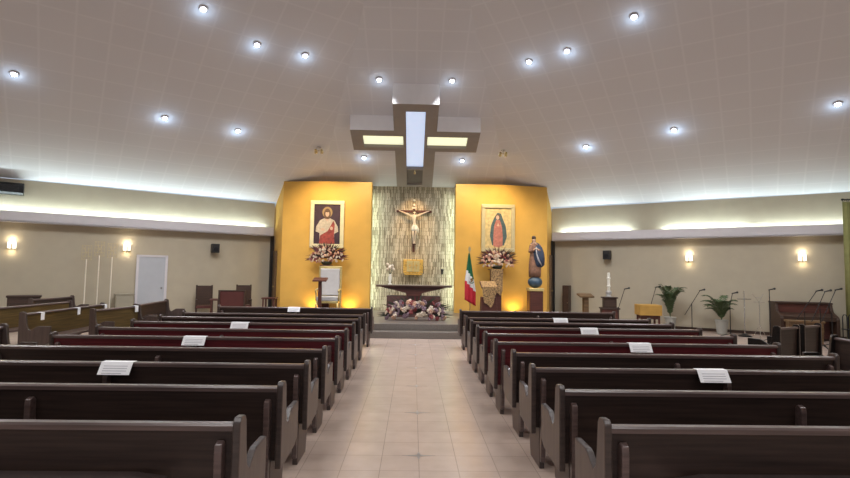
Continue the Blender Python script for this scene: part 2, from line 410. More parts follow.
for i, (x0, x1, pw) in enumerate([(5.35, 7.35, 1.1), (8.15, 10.1, 1.1), (10.25, 12.7, 0.7)]):
    cove(PR, 1, x0, x1, i, pw, 'greenish white cove tube on the right beam, ' + ['nearest the yellow wall', 'above the two palms', 'nearest the curtain'][i])

# ------------------------------------------------------------------ ceiling cross skylight
def zu(y): return 6.12 - 0.322*(y - 13.3)
cr = thing('cross_skylight', 'large taupe cross hanging under the ceiling with lit glass panels', 'skylight', (0, 14.6, 5.6))
def cloc(bmv): bmesh.ops.translate(bmv, verts=bmv.verts, vec=(0, -14.6, -5.6)); return bmv
out = [(-0.62, 13.3), (0.62, 13.3), (0.62, 14.5), (1.885, 14.5), (1.885, 15.55), (0.62, 15.55), (0.62, 17.8), (-0.62, 17.8), (-0.62, 15.55), (-1.885, 15.55), (-1.885, 14.5), (-0.62, 14.5)]
# sides
bm = B(); n = len(out)
bv = [bm.verts.new((x, y, zu(y))) for x, y in out]; tv = [bm.verts.new((x, y, max(zu(y)+0.02, ceil_z(x, y) - 0.003))) for x, y in out]
for i in range(n): bm.faces.new((bv[i], bv[(i+1) % n], tv[(i+1) % n], tv[i]))
obj('side_panels', cloc(bm), M['crossface'], cr)
# underside with rectangular recesses for the glass
holes = [(-0.27, 0.27, 13.62, 16.60), (-0.27, 0.27, 16.68, 17.68), (-1.55, -0.36, 14.78, 15.36), (0.36, 1.55, 14.78, 15.36)]
xs = sorted({-1.885, -0.62, 0.62, 1.885, -1.55, -0.36, 0.36, 1.55, -0.27, 0.27}); ysq = sorted({13.3, 14.5, 15.55, 17.8, 13.62, 16.60, 16.68, 17.68, 14.78, 15.36})
bm = B(); vv = {}
def V(x, y, dz=0.0):
    k = (x, y, dz)
    if k not in vv: vv[k] = bm.verts.new((x, y, zu(y) + dz))
    return vv[k]
def inside(x, y): return (abs(x) < 0.62) or (14.5 < y < 15.55)
def hole(x, y): return any(a < x < b and c < y < d for a, b, c, d in holes)
for i in range(len(xs)-1):
    for j in range(len(ysq)-1):
        mx, my = (xs[i]+xs[i+1])/2, (ysq[j]+ysq[j+1])/2
        if inside(mx, my) and not hole(mx, my):
            bm.faces.new((V(xs[i], ysq[j]), V(xs[i+1], ysq[j]), V(xs[i+1], ysq[j+1]), V(xs[i], ysq[j+1])))
for a, b, c, d in holes:
    p = [(a, c), (b, c), (b, d), (a, d)]
    for i in range(4):
        q0, q1 = p[i], p[(i+1) % 4]
        bm.faces.new((V(*q0), V(*q1), V(*q1, 0.13), V(*q0, 0.13)))
obj('underside', cloc(bm), M['crossunder'], cr)
for i, (a, b, c, d) in enumerate(holes):
    bm = B(); vs = [bm.verts.new((x, y, zu(y) + 0.09 + dz)) for dz in (0, 0.02) for x, y in ((a, c), (b, c), (b, d), (a, d))]
    for f in ((0,1,2,3), (4,5,6,7), (0,1,5,4), (1,2,6,5), (2,3,7,6), (3,0,4,7)): bm.faces.new([vs[k] for k in f])
    g = obj('glass_panel', cloc(bm), [M['sky_glass'], M['crosspanel'], M['cream_glass'], M['cream_glass']][i], cr)
    g['label'] = ['pale blue lit glass panel', 'unlit taupe panel', 'cream lit glass panel', 'cream lit glass panel'][i]

# ------------------------------------------------------------------ ceiling lamps
def downlight_proto():
    t = thing('ceiling_downlight', 'x', 'ceiling light')
    bm = B(); lathe(bm, [(0.085, 0.0), (0.09, -0.012), (0.075, -0.02), (0.05, -0.022)], 20); obj('trim_ring', bm, M['ledge'], t, smooth=True)
    bm = B(); lathe(bm, [(0.05, -0.02), (0.055, -0.035), (0.035, -0.055), (0.005, -0.06)], 16); obj('lamp_lens', bm, M['lamp'], t, smooth=True)
    return t
DL = [(-4.46, 10.40, 'ceiling downlight on the left, closest to the camera near the upper picture edge', 1), (-3.69, 11.55, 'ceiling downlight left of centre, outer one of the close upper pair', 1),
      (-2.71, 12.14, 'ceiling downlight left of centre, inner one of the close upper pair', 1), (-8.74, 11.05, 'ceiling downlight furthest to the left', 1),
      (-6.54, 13.24, 'bluish ceiling downlight on the left slope above the white door', 1.5), (-5.01, 14.30, 'bluish ceiling downlight on the left slope nearest the yellow wall', 1.5),
      (-0.98, 13.17, 'bluish ceiling downlight left of the top of the ceiling cross', 1), (0.94, 13.15, 'bluish ceiling downlight right of the top of the ceiling cross', 1),
      (4.54, 10.28, 'ceiling downlight on the right, closest to the camera near the upper picture edge', 1), (3.51, 11.55, 'ceiling downlight right of centre, outer one of the close upper pair', 1),
      (2.75, 12.14, 'ceiling downlight right of centre, inner one of the close upper pair', 1), (9.54, 11.11, 'ceiling downlight furthest to the right', 1),
      (6.84, 13.15, 'bluish ceiling downlight on the right slope above the two palms', 1.5), (5.02, 14.70, 'bluish ceiling downlight on the right slope nearest the yellow wall', 1.5),
      (-1.65, 16.40, 'bluish ceiling downlight below the left arm of the ceiling cross', 1), (1.54, 16.45, 'bluish ceiling downlight below the right arm of the ceiling cross', 1)]
proto = downlight_proto()
for i, (x, y, lab, pw) in enumerate(DL):
    z = ceil_z(x, y) - 0.01
    t = proto if i == 0 else dup(proto, (x, y, z))
    t.location = (x, y, z); t['label'] = lab
    e = 0.05; nrm = Vector(((ceil_z(x-e, y)-ceil_z(x+e, y))/(2*e), (ceil_z(x, y-e)-ceil_z(x, y+e))/(2*e), 1)).normalized()
    t.rotation_euler = nrm.to_track_quat('Z', 'Y').to_euler(); tilt = nrm
    sp = pw > 1
    light('lamp_glow', 'SPOT', (x, y, z-0.09), LAMP_W*5*(0.45 if y > 16 else (0.65 if pw > 1 else 1.0)), (0.93, 0.95, 1.0), spot_size=(1.75 if abs(x) < 1 else 2.6), spot_blend=0.6, shadow_soft_size=0.07).parent = None
    light('lamp_halo', 'POINT', (x, y, z-0.20), LAMP_W*0.042*(0.6 if abs(x) < 1 else 1)*pw, (0.52, 0.74, 1.0), shadow_soft_size=0.05)
# unseen downlights added over the nave to brighten the room
for x, y in ((-6.5, 8), (6.5, 8), (-2.5, 6), (2.5, 6), (-8.5, 4), (8.5, 4), (-3.5, 1.5), (3.5, 1.5), (-6.5, -2), (6.5, -2), (0, -4)):
    z = ceil_z(x, y) - 0.01
    dup(proto, (x, y, z), label='added ceiling downlight over the nave, out of view', group='added ceiling downlights out of view')
    light('lamp_glow', 'SPOT', (x, y, z-0.09), LAMP_W*6.6, (0.97, 0.96, 0.96), spot_size=2.5, spot_blend=0.6, shadow_soft_size=0.07)
# two warm spotlights on stems aimed at the yellow walls
for x, y, lab in ((-3.01, 15.83, 'small warm ceiling spotlight left of the ceiling cross'), (2.78, 15.87, 'small warm ceiling spotlight right of the ceiling cross')):
    z = ceil_z(x, y)
    t = thing('ceiling_spotlight', lab, 'spotlight', (x, y, z))
    bm = B(); lathe(bm, [(0.07, -0.03), (0.07, 0.0)], 16); obj('mount', bm, M['chrome'], t)
    bm = B(); tube(bm, [(0, 0, 0), (0, 0, -0.14)], 0.012); obj('stem', bm, M['chrome'], t)
    for dx in (-0.09, 0.09):
        bm = B(); tube(bm, [(0, 0, -0.12), (dx, 0.0, -0.12)], 0.01); tube(bm, [(dx, -0.05, -0.10), (dx, 0.05, -0.17)], [0.035, 0.055], 12)
        h = obj('lamp_head', bm, M['brass'], t, smooth=False)
        bm = B(); tube(bm, [(dx, 0.051, -0.171), (dx, 0.056, -0.174)], 0.045, 12); obj('lens', bm, M['lampwarm'], h)
    light('spot_glow', 'SPOT', (x, y+0.1, z-0.25), 230, (1.0, 0.78, 0.42), spot_size=1.9, spot_blend=0.9, shadow_soft_size=0.06, target=(x*0.97, 17.3, 2.0))
# narrow spot fixed under the foot of the ceiling cross, lighting the crucifix
t = thing('crucifix_spotlight', 'tiny spotlight under the foot of the ceiling cross', 'spotlight', (0.0, 16.64, zu(16.64)))
bm = B(); tube(bm, [(0, 0, 0), (0, 0.0, -0.08)], 0.012); tube(bm, [(0, -0.03, -0.07), (0, 0.05, -0.12)], [0.025, 0.035], 10); obj('lamp_head', bm, M['brass'], t)
light('crucifix_glow', 'SPOT', (0, 16.82, zu(16.6)-0.19), 150, (1.0, 0.64, 0.28), spot_size=1.0, spot_blend=1.0, shadow_soft_size=0.03, target=(0, 18.0, 3.35))
# vertical light strips behind the inner edges of the yellow walls, washing the stone
for s, x in ((-1, -1.47), (1, 1.44)):
    t = thing('light_strip', 'upright light strip behind the %s yellow wall edge beside the stone' % ('left' if s < 0 else 'right'), 'light', (x + s*0.06, 17.80, 0.33))
    bm = B(); box(bm, -0.02, 0.02, -0.03, 0.03, 0.0, 4.1); obj('housing', bm, M['white'], t)
    bm = B(); box(bm, -s*0.024-0.003, -s*0.024+0.003, -0.02, 0.02, 0.08, 4.05); obj('diffuser', bm, M['tube'], t)
    l = light('strip_glow', 'AREA', (x + s*0.0, 17.84, 2.4), 12, (0.84, 1.0, 0.78), shape='RECTANGLE', size=0.05, size_y=4.0)
    # face inwards and slightly to the stone
    Z = Vector((s*0.9, -0.35, 0)).normalized(); Y = Vector((0, 0, 1)); X = Y.cross(Z)
    l.matrix_world = Matrix.Translation((x + s*0.02, 17.82, 2.4)) @ Matrix((X, Y, Z)).transposed().to_4x4()

# ------------------------------------------------------------------ wall sconces, speakers, wall unit
def sconce(P, s, x, z, lab):
    b = P(x, 0); t = thing('wall_sconce', lab, 'wall lamp', (b[0], b[1], z), rz=s*-0.596 )
    # local -Y points into the room
    bm = B(); box(bm, -0.06, 0.06, -0.02, 0, -0.15, 0.08); obj('back_plate', bm, M['chrome'], t)
    bm = B(); pts = [(0.095*math.cos(PI+PI*k/10), -0.02 + 0.10*math.sin(PI+PI*k/10)) for k in range(11)]
    prism(bm, pts, -0.10, 0.08, 'Z'); obj('glass_shade', bm, M['sconce'], t)
    bm = B(); box(bm, -0.12, 0.12, -0.125, -0.0, -0.145, -0.125); box(bm, -0.015, 0.015, -0.13, -0.12, -0.17, 0.03); obj('bracket', bm, M['brass'], t)
    for dz, pw in ((0.14, 2.6), (-0.20, 1.6)):
        light('sconce_glow', 'POINT', (0, -0.11, dz), pw, (1.0, 0.86, 0.62), parent=t, shadow_soft_size=0.05)
    return t
sconce(PL, -1, 11.15, 2.26, 'lit wall sconce on the left wall, furthest from the altar')
sconce(PL, -1, 8.86, 2.30, 'lit wall sconce on the left wall beside the white door')
sconce(PR, 1, 8.77, 2.27, 'lit wall sconce on the right wall above the two palms')
sconce(PR, 1, 11.17, 2.28, 'lit wall sconce on the right wall above the organ')
for P, s, x, lab in ((PL, -1, 6.74, 'black box speaker on the left beige wall'), (PR, 1, 6.71, 'black box speaker on the right beige wall')):
    b = P(x, 0); t = thing('wall_speaker', lab, 'speaker', (b[0], b[1], 2.37), rz=-s*0.596)
    bm = B(); box(bm, -0.12, 0.12, -0.26, -0.05, -0.15, 0.15); obj('cabinet', bm, M['dark'], t, bevel=0.01)
    bm = B(); tube(bm, [(0, -0.26, -0.04), (0, -0.268, -0.04)], 0.08, 20); obj('woofer', bm, M['blackmetal'], t)
    bm = B(); box(bm, -0.02, 0.02, -0.06, 0, -0.05, 0.05); obj('bracket', bm, M['blackmetal'], t)
b = PL(11.55, 0); t = thing('wall_unit', 'long dark wall unit above the left beam', 'wall unit', (b[0], b[1], 3.60), rz=0.596)
bm = B(); prism(bm, [(0, 0.04), (0, 0.36), (-0.24, 0.36), (-0.30, 0.30), (-0.28, 0.10), (-0.2, 0.04)], -0.75, 0.67, 'X'); obj('casing', bm, M['blackmetal'], t, bevel=0.01)
bm = B()
for k in range(5): box(bm, -0.65, 0.57, -0.31, -0.295, 0.13+0.035*k, 0.145+0.035*k)
obj('grille', bm, M['dark'], t)

# ------------------------------------------------------------------ pews
def end_panel_bm(x0, x1):
    bm = B()
    pts = [(-0.03, 0.30), (-0.035, 0.86), (-0.01, 0.885), (0.055, 0.88), (0.075, 0.85), (0.095, 0.68), (0.115, 0.60), (0.15, 0.57), (0.25, 0.63), (0.28, 0.64), (0.475, 0.64),
           (0.475, 0.37), (0.40, 0.325), (0.10, 0.30)]
    prism(bm, pts, x0, x1, 'X')
    bm.normal_update()
    for f in bm.faces: f.material_index = 0 if abs(f.normal.x) > 0.9 else 1  # side faces get the lit tone, edges the shaded one
    return bm
def make_pew(L, mw, mend, mrail, braces=(0.030, 0.5, 0.970), kneeler=True):
    t = thing('pew', 'x', 'pew')
    h = L/2
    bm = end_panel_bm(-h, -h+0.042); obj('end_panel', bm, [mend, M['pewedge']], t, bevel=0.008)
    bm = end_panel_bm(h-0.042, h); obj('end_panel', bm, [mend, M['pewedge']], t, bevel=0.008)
    for sx in (-1, 1):
        a = sx*(h-0.10); bm = B(); prism(bm, [(0.0, 0.0), (0.33, 0.0), (0.36, 0.10), (0.40, 0.395), (0.03, 0.395), (0.0, 0.30)], a-0.022, a+0.022, 'X')
        bm.normal_update()
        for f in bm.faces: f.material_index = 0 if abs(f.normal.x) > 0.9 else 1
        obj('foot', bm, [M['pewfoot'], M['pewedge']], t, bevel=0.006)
    bm = B(); prism(bm, [(0.02, 0.34), (0.045, 0.34), (0.025, 0.825), (-0.005, 0.825)], -h+0.04, h-0.04, 'X'); obj('backrest', bm, mw, t)
    bm = B(); prism(bm, [(-0.025, 0.815), (0.045, 0.815), (0.045, 0.835), (0.03, 0.85), (-0.015, 0.85), (-0.025, 0.84)], -h+0.04, h-0.04, 'X'); obj('top_rail', bm, mrail, t)
    bm = B(); prism(bm, [(0.03, 0.385), (0.03, 0.42), (0.47, 0.44), (0.475, 0.40)], -h+0.04, h-0.04, 'X'); obj('seat', bm, mrail, t, bevel=0.006)
    if kneeler:
        bm = B(); prism(bm, [(-h+0.34, 0.600), (-h+0.50, 0.622), (h-0.50, 0.622), (h-0.34, 0.600), (h-0.40, 0.565), (-h+0.40, 0.565)], -0.17, -0.045, 'Y'); k = obj('kneeler', bm, M['pad'], t, bevel=0.015)
        bm = B()
        bm.free()
        for x in (-h+0.5, h-0.5):
            bm = B(); box(bm, x-0.02, x+0.02, -0.05, 0.03, 0.48, 0.575); obj('hinge', bm, M['blackmetal'], k)
    for f in braces:
        x = -h + f*L
        bm = B(); prism(bm, [(0.025, 0.06), (0.02, 0.73), (-0.02, 0.77), (-0.055, 0.755), (-0.06, 0.715), (-0.035, 0.06)], x-0.020, x+0.020, 'X'); obj('brace', bm, mrail, t, bevel=0.006)
    return t
WL = 3.41
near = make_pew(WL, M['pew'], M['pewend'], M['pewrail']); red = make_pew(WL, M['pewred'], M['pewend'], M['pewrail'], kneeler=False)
ORD = ['closest to the camera', 'second from the camera', 'third from the camera', 'fourth from the camera', 'fifth from the camera', 'sixth from the camera', 'seventh from the camera', 'eighth from the camera', 'second from the altar steps', '', 'closest to the altar steps']
used = set()
PEWY = {}
for s in (-1, 1):
    for k in (0, 1, 2, 3, 4, 5, 6, 7, 8, 10):
        y = (2.76 + 0.87*k) if s < 0 else (2.78 + 0.84*k)
        PEWY[(s, k)] = y
        isr = k in ((4, 5, 6) if s < 0 else (4, 5, 6))
        src = red if isr else near
        x = -0.88 - WL/2 if s < 0 else (1.03 if k < 4 or k > 8 else 0.98) + WL/2
        lab = ('reddish mahogany' if isr else 'dark brown') + ' wooden pew %s of the aisle, row %s' % ('left' if s < 0 else 'right', ORD[k])
        if id(src) not in used: t = src; used.add(id(src)); t.location = (x, y, 0)
        else: t = dup(src, (x, y, 0))
        if s > 0 and 4 <= k <= 8: t.location.x = 0.98 + WL*1.015/2; t.scale.x = 1.015
        t['label'] = lab; t['group'] = 'pews left of the aisle' if s < 0 else 'pews right of the aisle'
# printed cards hung over the top rails
def card(x, y, rz, lab, wd=0.265, ht=0.095, face=-1, tilt=0.12, grp='notice cards on the pews'):
    t = thing('notice_card', lab, 'card', (x, y, 0.853), rz, grp)
    bm = B(); prism(bm, [(-0.03, 0.0), (0.03, 0.0), (0.03, 0.003), (-0.033, 0.003), (-0.093, -ht), (-0.090, -ht)], -wd/2, wd/2, 'X'); obj('sheet', bm, M['paper'], t)
    bm = B()
    for j in range(4):
        zz = -0.026 - ht*0.19*j; yy = -0.0345 - 0.060*(-zz/ht)
        box(bm, -wd*0.38, wd*(0.38 - 0.14*(j == 3)), yy-0.0030, yy-0.0012, zz-0.006, zz)
    obj('print_lines', bm, M['ink'], t)
for s, k, x, lab in ((-1, 2, -2.50, 'white notice card on the third dark pew left of the aisle'), (-1, 4, -2.58, 'white notice card on the front of the reddish pews left of the aisle, nearest of them'),
                     (-1, 6, -2.63, 'white notice card on the seventh pew left of the aisle'), (-1, 10, -2.61, 'white notice card on the frontmost pew left of the aisle'),
                     (1, 2, 2.60, 'white notice card on the third dark pew right of the aisle'), (1, 4, 2.72, 'white notice card on the fifth pew right of the aisle, the nearest reddish one'),
                     (1, 6, 2.69, 'white notice card on the seventh pew right of the aisle'), (1, 8, 2.74, 'white notice card on the ninth pew right of the aisle, furthest of the right cards')):
    if s < 0 and k == 4: lab = 'white notice card on the fifth pew left of the aisle, the nearest reddish one'
    card(x, PEWY[(s, k)] + 0.0, 0, lab)

# side section pews, turned to face the middle
def side_pew(L, cx, cy, ang, lab, m=None, kn=False):
    t = make_pew(L, m or M['pewgold'], M['pewdarkend'] if (m and cx > 0) else M['pewend'], M['pewrail'], braces=(), kneeler=kn)
    t.location = (cx, cy, 0); t.rotation_euler.z = ang; t['label'] = lab; t['group'] = 'pews of the left side section' if cx < 0 else 'pews of the right side section'
    return t
F = -PI/2      # facing +X
side_pew(2.75, -6.80, 10.30, F + 0.10, 'golden lit side pew with grey end panel and two white slips on its back')
side_pew(1.35, -6.03, 10.62, F - 0.13, 'short golden lit side pew between the long side pew and the seventh row')
side_pew(2.0, -6.22, 12.40, F + 0.13, 'dark side pew nearest the white door', M['pew'])
side_pew(3.0, -8.10, 10.9, F + 0.03, 'golden lit side pew behind the one with the white slips')
side_pew(1.7, -9.45, 13.70, F + 0.05, 'dark side pew close to the tall metal poles', M['pew'])
side_pew(2.4, -9.75, 9.4, F, 'dark side pew furthest out at the left', M['pew'])
side_pew(1.5, -5.52, 6.35, F, 'dark side pew end at the left picture edge', M['pew'])
side_pew(0.66, 6.24, 8.42, 0.50, 'small dark single seat beyond the right pews, nearer the aisle', M['pew'])
side_pew(0.62, 6.93, 8.80, 0.50, 'small dark single seat beyond the right pews, nearer the curtain', M['pew'])
side_pew(1.5, 5.92, 6.35, -F, 'dark side pew end at the right picture edge', M['pew'])
# white slips on the front face of the long side pews
for x, y, rz, lab in ((-6.55, 9.20, F+0.10, 'small white slip on the long side pew, nearest the grey end panel'), (-6.66, 10.35, F+0.10, 'small white slip on the long side pew, middle of its back'),
                      (-6.77, 11.42, F+0.10, 'small white slip on the long side pew, at its far end'), (-5.95, 11.15, F-0.13, 'small white slip on the short golden lit side pew')):
    u = Vector((math.cos(rz), math.sin(rz))); nf = Vector((-math.sin(rz), math.cos(rz)))
    t = thing('paper_slip', lab, 'paper', (x, y, 0.855), rz, 'white slips on the side pews')
    bm = B(); prism(bm, [(-0.02, 0.0), (0.058, 0.0), (0.058, -0.13), (0.061, -0.13), (0.061, 0.003), (-0.02, 0.003)], -0.05, 0.05, 'X'); obj('sheet', bm, M['paper'], t)

# ------------------------------------------------------------------ figures
def skin_mesh(name, J, E, m, parent, loc=(0, 0, 0), sub=2):
    """J: {name:(x,y,z,rx,ry)}"""
    me = bpy.data.meshes.new(name); keys = list(J); idx = {k: i for i, k in enumerate(keys)}
    me.from_pydata([J[k][:3] for k in keys], [(idx[a], idx[b]) for a, b in E], [])
    o = bpy.data.objects.new(name, me); C.objects.link(o)
    md = o.modifiers.new('skin', 'SKIN'); sd = o.modifiers.new('sub', 'SUBSURF'); sd.levels = sub; sd.render_levels = sub
    sk = me.skin_vertices[0].data if me.skin_vertices else None
    if sk is None:
        bm = bmesh.new(); bm.from_mesh(me); bm.verts.layers.skin.verify(); bm.to_mesh(me); bm.free(); sk = me.skin_vertices[0].data
    for k in keys:
        r = J[k][3:]; sk[idx[k]].radius = (r[0], r[1] if len(r) > 1 else r[0])
    sk[0].use_root = True
    dg = bpy.context.evaluated_depsgraph_get(); dg.update()
    me2 = bpy.data.meshes.new_from_object(o.evaluated_get(dg))
    bpy.data.objects.remove(o)
    for p in me2.polygons: p.use_smooth = True
    me2.materials.clear(); me2.materials.append(m)
    o2 = bpy.data.objects.new(name, me2); C.objects.link(o2); o2.location = loc; o2.parent = parent
    return o2
# crucifix
cx_ = thing('crucifix', 'wooden crucifix with pale figure on the stone wall', 'crucifix', (0.0, 17.93, 2.38))
bm = B(); box(bm, -0.045, 0.045, -0.03, 0.03, 0, 1.62); obj('upright', bm, M['brown'], cx_, bevel=0.008)
bm = B(); box(bm, -0.62, 0.62, -0.045, 0.015, 1.395, 1.475); obj('crossbeam', bm, M['brown'], cx_, bevel=0.008)
bm = B(); box(bm, -0.075, 0.075, -0.05, -0.03, 1.53, 1.59); obj('title_plate', bm, M['ivory'], cx_)
for z in (1.60, 1.78):
    pass
bm = B(); tube(bm, [(0, 0, 1.6), (0, 0, 1.84)], 0.012); obj('finial_rod', bm, M['brass'], cx_)
for z in (1.66, 1.83):
    bm = B(); ball(bm, (0, -0.01, z), 0.045); obj('finial_ball', bm, M['ivory'], cx_, smooth=True)
J = {'pelvis': (0.03, -0.10, 0.92, .062, .05), 'belly': (0.01, -0.115, 1.03, .058, .045), 'chest': (-0.005, -0.13, 1.17, .078, .055), 'neckb': (-0.01, -0.12, 1.275, .05, .04), 'neck': (0.0, -0.13, 1.33, .028, .028),
     'headb': (0.01, -0.15, 1.37, .042, .048), 'head': (0.02, -0.155, 1.42, .042, .045),
     'shl': (-0.105, -0.115, 1.275, .036, .036), 'ell': (-0.30, -0.085, 1.36, .026, .026), 'wrl': (-0.47, -0.065, 1.43, .017, .017), 'hal': (-0.54, -0.06, 1.45, .022, .012),
     'shr': (0.105, -0.115, 1.275, .036, .036), 'elr': (0.30, -0.085, 1.36, .026, .026), 'wrr': (0.47, -0.065, 1.43, .017, .017), 'har': (0.54, -0.06, 1.45, .022, .012),
     'hipl': (-0.025, -0.105, 0.86, .05, .05), 'knl': (-0.02, -0.19, 0.62, .036, .036), 'anl': (0.0, -0.08, 0.36, .022, .022), 'tol': (0.005, -0.09, 0.28, .022, .018),
     'hipr': (0.085, -0.105, 0.86, .05, .05), 'knr': (0.065, -0.20, 0.63, .036, .036), 'anr': (0.035, -0.09, 0.37, .022, .022), 'tor': (0.04, -0.11, 0.29, .022, .018)}
E_ = [('pelvis','belly'),('belly','chest'),('chest','neckb'),('neckb','neck'),('neck','headb'),('headb','head'),('neckb','shl'),('shl','ell'),('ell','wrl'),('wrl','hal'),('neckb','shr'),('shr','elr'),('elr','wrr'),('wrr','har'),
      ('pelvis','hipl'),('hipl','knl'),('knl','anl'),('anl','tol'),('pelvis','hipr'),('hipr','knr'),('knr','anr'),('anr','tor')]
cp = skin_mesh('figure', J, E_, M['corpus'], cx_)
bm = B(); ball(bm, (0.01, -0.135, 1.43), 0.05, 2, (1, 1, 1)); ball(bm, (-0.025, -0.13, 1.38), 0.03, 2, (0.7, 1, 1.6)); ball(bm, (0.055, -0.13, 1.37), 0.03, 2, (0.7, 1, 1.6)); obj('hair', bm, M['hair'], cp, smooth=True)
bm = B(); lathe(bm, [(0.085, 0.93), (0.10, 0.88), (0.11, 0.80), (0.105, 0.74)], 16, 0.03, -0.125, 1, 0.85); tube(bm, [(0.11, -0.15, 0.88), (0.15, -0.14, 0.80), (0.15, -0.13, 0.66)], [0.03, 0.035, 0.015]); obj('loincloth', bm, M['ivory'], cp, smooth=True)
bm = B(); tube(bm, [(0.01+0.055*math.cos(a), -0.14+0.055*math.sin(a), 1.445) for a in [2*PI*k/12 for k in range(13)]], 0.008, 6); obj('crown', bm, M['hair'], cp)
bm = B(); box(bm, -0.05, 0.09, -0.13, -0.03, 0.24, 0.27); obj('footrest', bm, M['brown'], cx_)
# tabernacle
t = thing('tabernacle', 'square golden tabernacle on the stone wall below the crucifix', 'tabernacle', (0.0, 17.8, 1.58))
bm = B(); box(bm, -0.34, 0.34, -0.18, 0.19, 0.06, 0.54); obj('cabinet', bm, M['gold'], t, bevel=0.012)
bm = B(); box(bm, -0.22, -0.005, -0.20, -0.18, 0.11, 0.49); d = obj('door', bm, M['gilt'], t, bevel=0.01); bm = B(); ball(bm, (-0.03, -0.21, 0.3), 0.018); obj('knob', bm, M['brass'], d)
bm = B(); box(bm, 0.005, 0.22, -0.20, -0.18, 0.11, 0.49); d = obj('door', bm, M['gilt'], t, bevel=0.01); bm = B(); ball(bm, (0.03, -0.21, 0.3), 0.018); obj('knob', bm, M['brass'], d)
bm = B()
for sx in (-1, 1):
    tube(bm, [(sx*0.11, -0.205, 0.40), (sx*0.11, -0.205, 0.20)], 0.012, 6); tube(bm, [(sx*0.06, -0.205, 0.33), (sx*0.16, -0.205, 0.33)], 0.012, 6)
tube(bm, [(0, -0.205, 0.12), (0, -0.205, 0.48)], 0.014, 6); obj('relief', bm, M['gold'], t)
bm = B(); box(bm, -0.30, 0.30, -0.20, 0.19, 0.0, 0.05); obj('shelf', bm, M['gold'], t, bevel=0.008)
# dark candle bracket right of the tabernacle, vase left
t = thing('wall_candle_holder', 'small dark candle holder on the stone wall right of the tabernacle', 'candle holder', (1.02, 17.98, 1.68))
bm = B(); box(bm, -0.03, 0.03, -0.02, 0.02, -0.06, 0.12); obj('plate', bm, M['dark'], t)
bm = B(); tube(bm, [(0, 0, -0.02), (0, -0.1, -0.02), (0, -0.1, 0.02)], 0.01); lathe(bm, [(0.02, 0.02), (0.045, 0.04), (0.05, 0.10), (0.04, 0.13)], 12, 0, -0.1); obj('cup', bm, M['dark'], t)

# ------------------------------------------------------------------ altar
al = thing('altar', 'long dark red altar table with a tapering underside and pale cloth edge', 'altar', (0.04, 15.7, 0.33))
bm = B(); box(bm, -1.14, 1.14, -0.38, 0.38, 0.895, 0.94); obj('table_top', bm, M['brown'], al, bevel=0.01)
bm = B(); box(bm, -1.16, 1.16, -0.40, 0.40, 0.94, 0.955); obj('altar_cloth', bm, mat('dull_beige_runner', (0.22, 0.17, 0.13), 0.7), al)
bm = B(); prism(bm, [(-1.02, 0.895), (-0.55, 0.79), (-0.25, 0.72), (-0.22, 0.62), (0.22, 0.62), (0.25, 0.72), (0.55, 0.79), (1.02, 0.895)], -0.30, 0.30, 'Y'); obj('tapered_support', bm, M['brown'], al)
bm = B(); box(bm, -0.82, 0.80, -0.25, 0.25, 0.0, 0.63); obj('base_block', bm, mat('red_marble', (0.10, 0.04, 0.032), 0.3, var=0.3, scale=9), al, bevel=0.01)
# white vase with flowers on the altar
t = thing('flower_vase', 'white vase with pale blooms on the left end of the altar', 'vase', (-0.70, 15.72, 1.286))
bm = B(); lathe(bm, [(0.06, 0), (0.065, 0.02), (0.025, 0.05), (0.045, 0.15), (0.05, 0.22), (0.03, 0.29), (0.045, 0.32)], 16); obj('vase', bm, M['ivory'], t, smooth=True)
bm = B()
for k in range(7):
    a = k*0.9; tube(bm, [(0, 0, 0.3), (0.09*math.cos(a), 0.05*math.sin(a), 0.45+0.03*(k % 3))], 0.005, 5)
obj('stem', bm, M['leafd'], t)
for k in range(7):
    a = k*0.9; bm = B(); ball(bm, (0.10*math.cos(a), 0.06*math.sin(a), 0.47+0.05*(k % 4)), 0.045, 2); obj('bloom', bm, M['whitef'], t, smooth=True)

# ------------------------------------------------------------------ flower arrangements
def leaf(bm, base, tip, wd, droop=0.0):
    b = Vector(base); t_ = Vector(tip); d = t_ - b; side = d.cross(Vector((0.2, -1, 0.1))).normalized()*wd
    m1 = b + d*0.4 + Vector((0, -0.01, droop)); m2 = b + d*0.75 + Vector((0, 0, droop*0.6))
    v = [bm.verts.new(p) for p in (b, m1-side, m1+side, m2-side*0.7, m2+side*0.7, t_)]
    v2 = [bm.verts.new(p + Vector((0, 0.006, 0))) for p in (b, m1-side, m1+side, m2-side*0.7, m2+side*0.7, t_)]
    for q_ in ((0, 1, 2), (1, 3, 4, 2), (3, 5, 4)):
        bm.faces.new([v[i] for i in q_]); bm.faces.new([v2[i] for i in reversed(q_)])
def bloom_mesh(name, mtl):
    bm = B(); rnd = random.Random(3)
    ball(bm, (0, 0, 0), 0.022, 1)
    for ring, (n_, r_, z_) in enumerate(((6, 0.045, 0.0), (5, 0.03, 0.02))):
        for k in range(n_):
            a = 2*PI*k/n_ + ring*0.4
            ball(bm, (r_*math.cos(a), r_*math.sin(a), z_), 0.024, 1, (1, 1, 0.5))
    me = bpy.data.meshes.new(name); bmesh.ops.recalc_face_normals(bm, faces=bm.faces); bm.to_mesh(me); bm.free(); me.materials.append(mtl)
    for p in me.polygons: p.use_smooth = True
    return me
BL = {k: bloom_mesh('bloom_' + k, M[k]) for k in ('pinkf', 'whitef', 'redf', 'purf')}
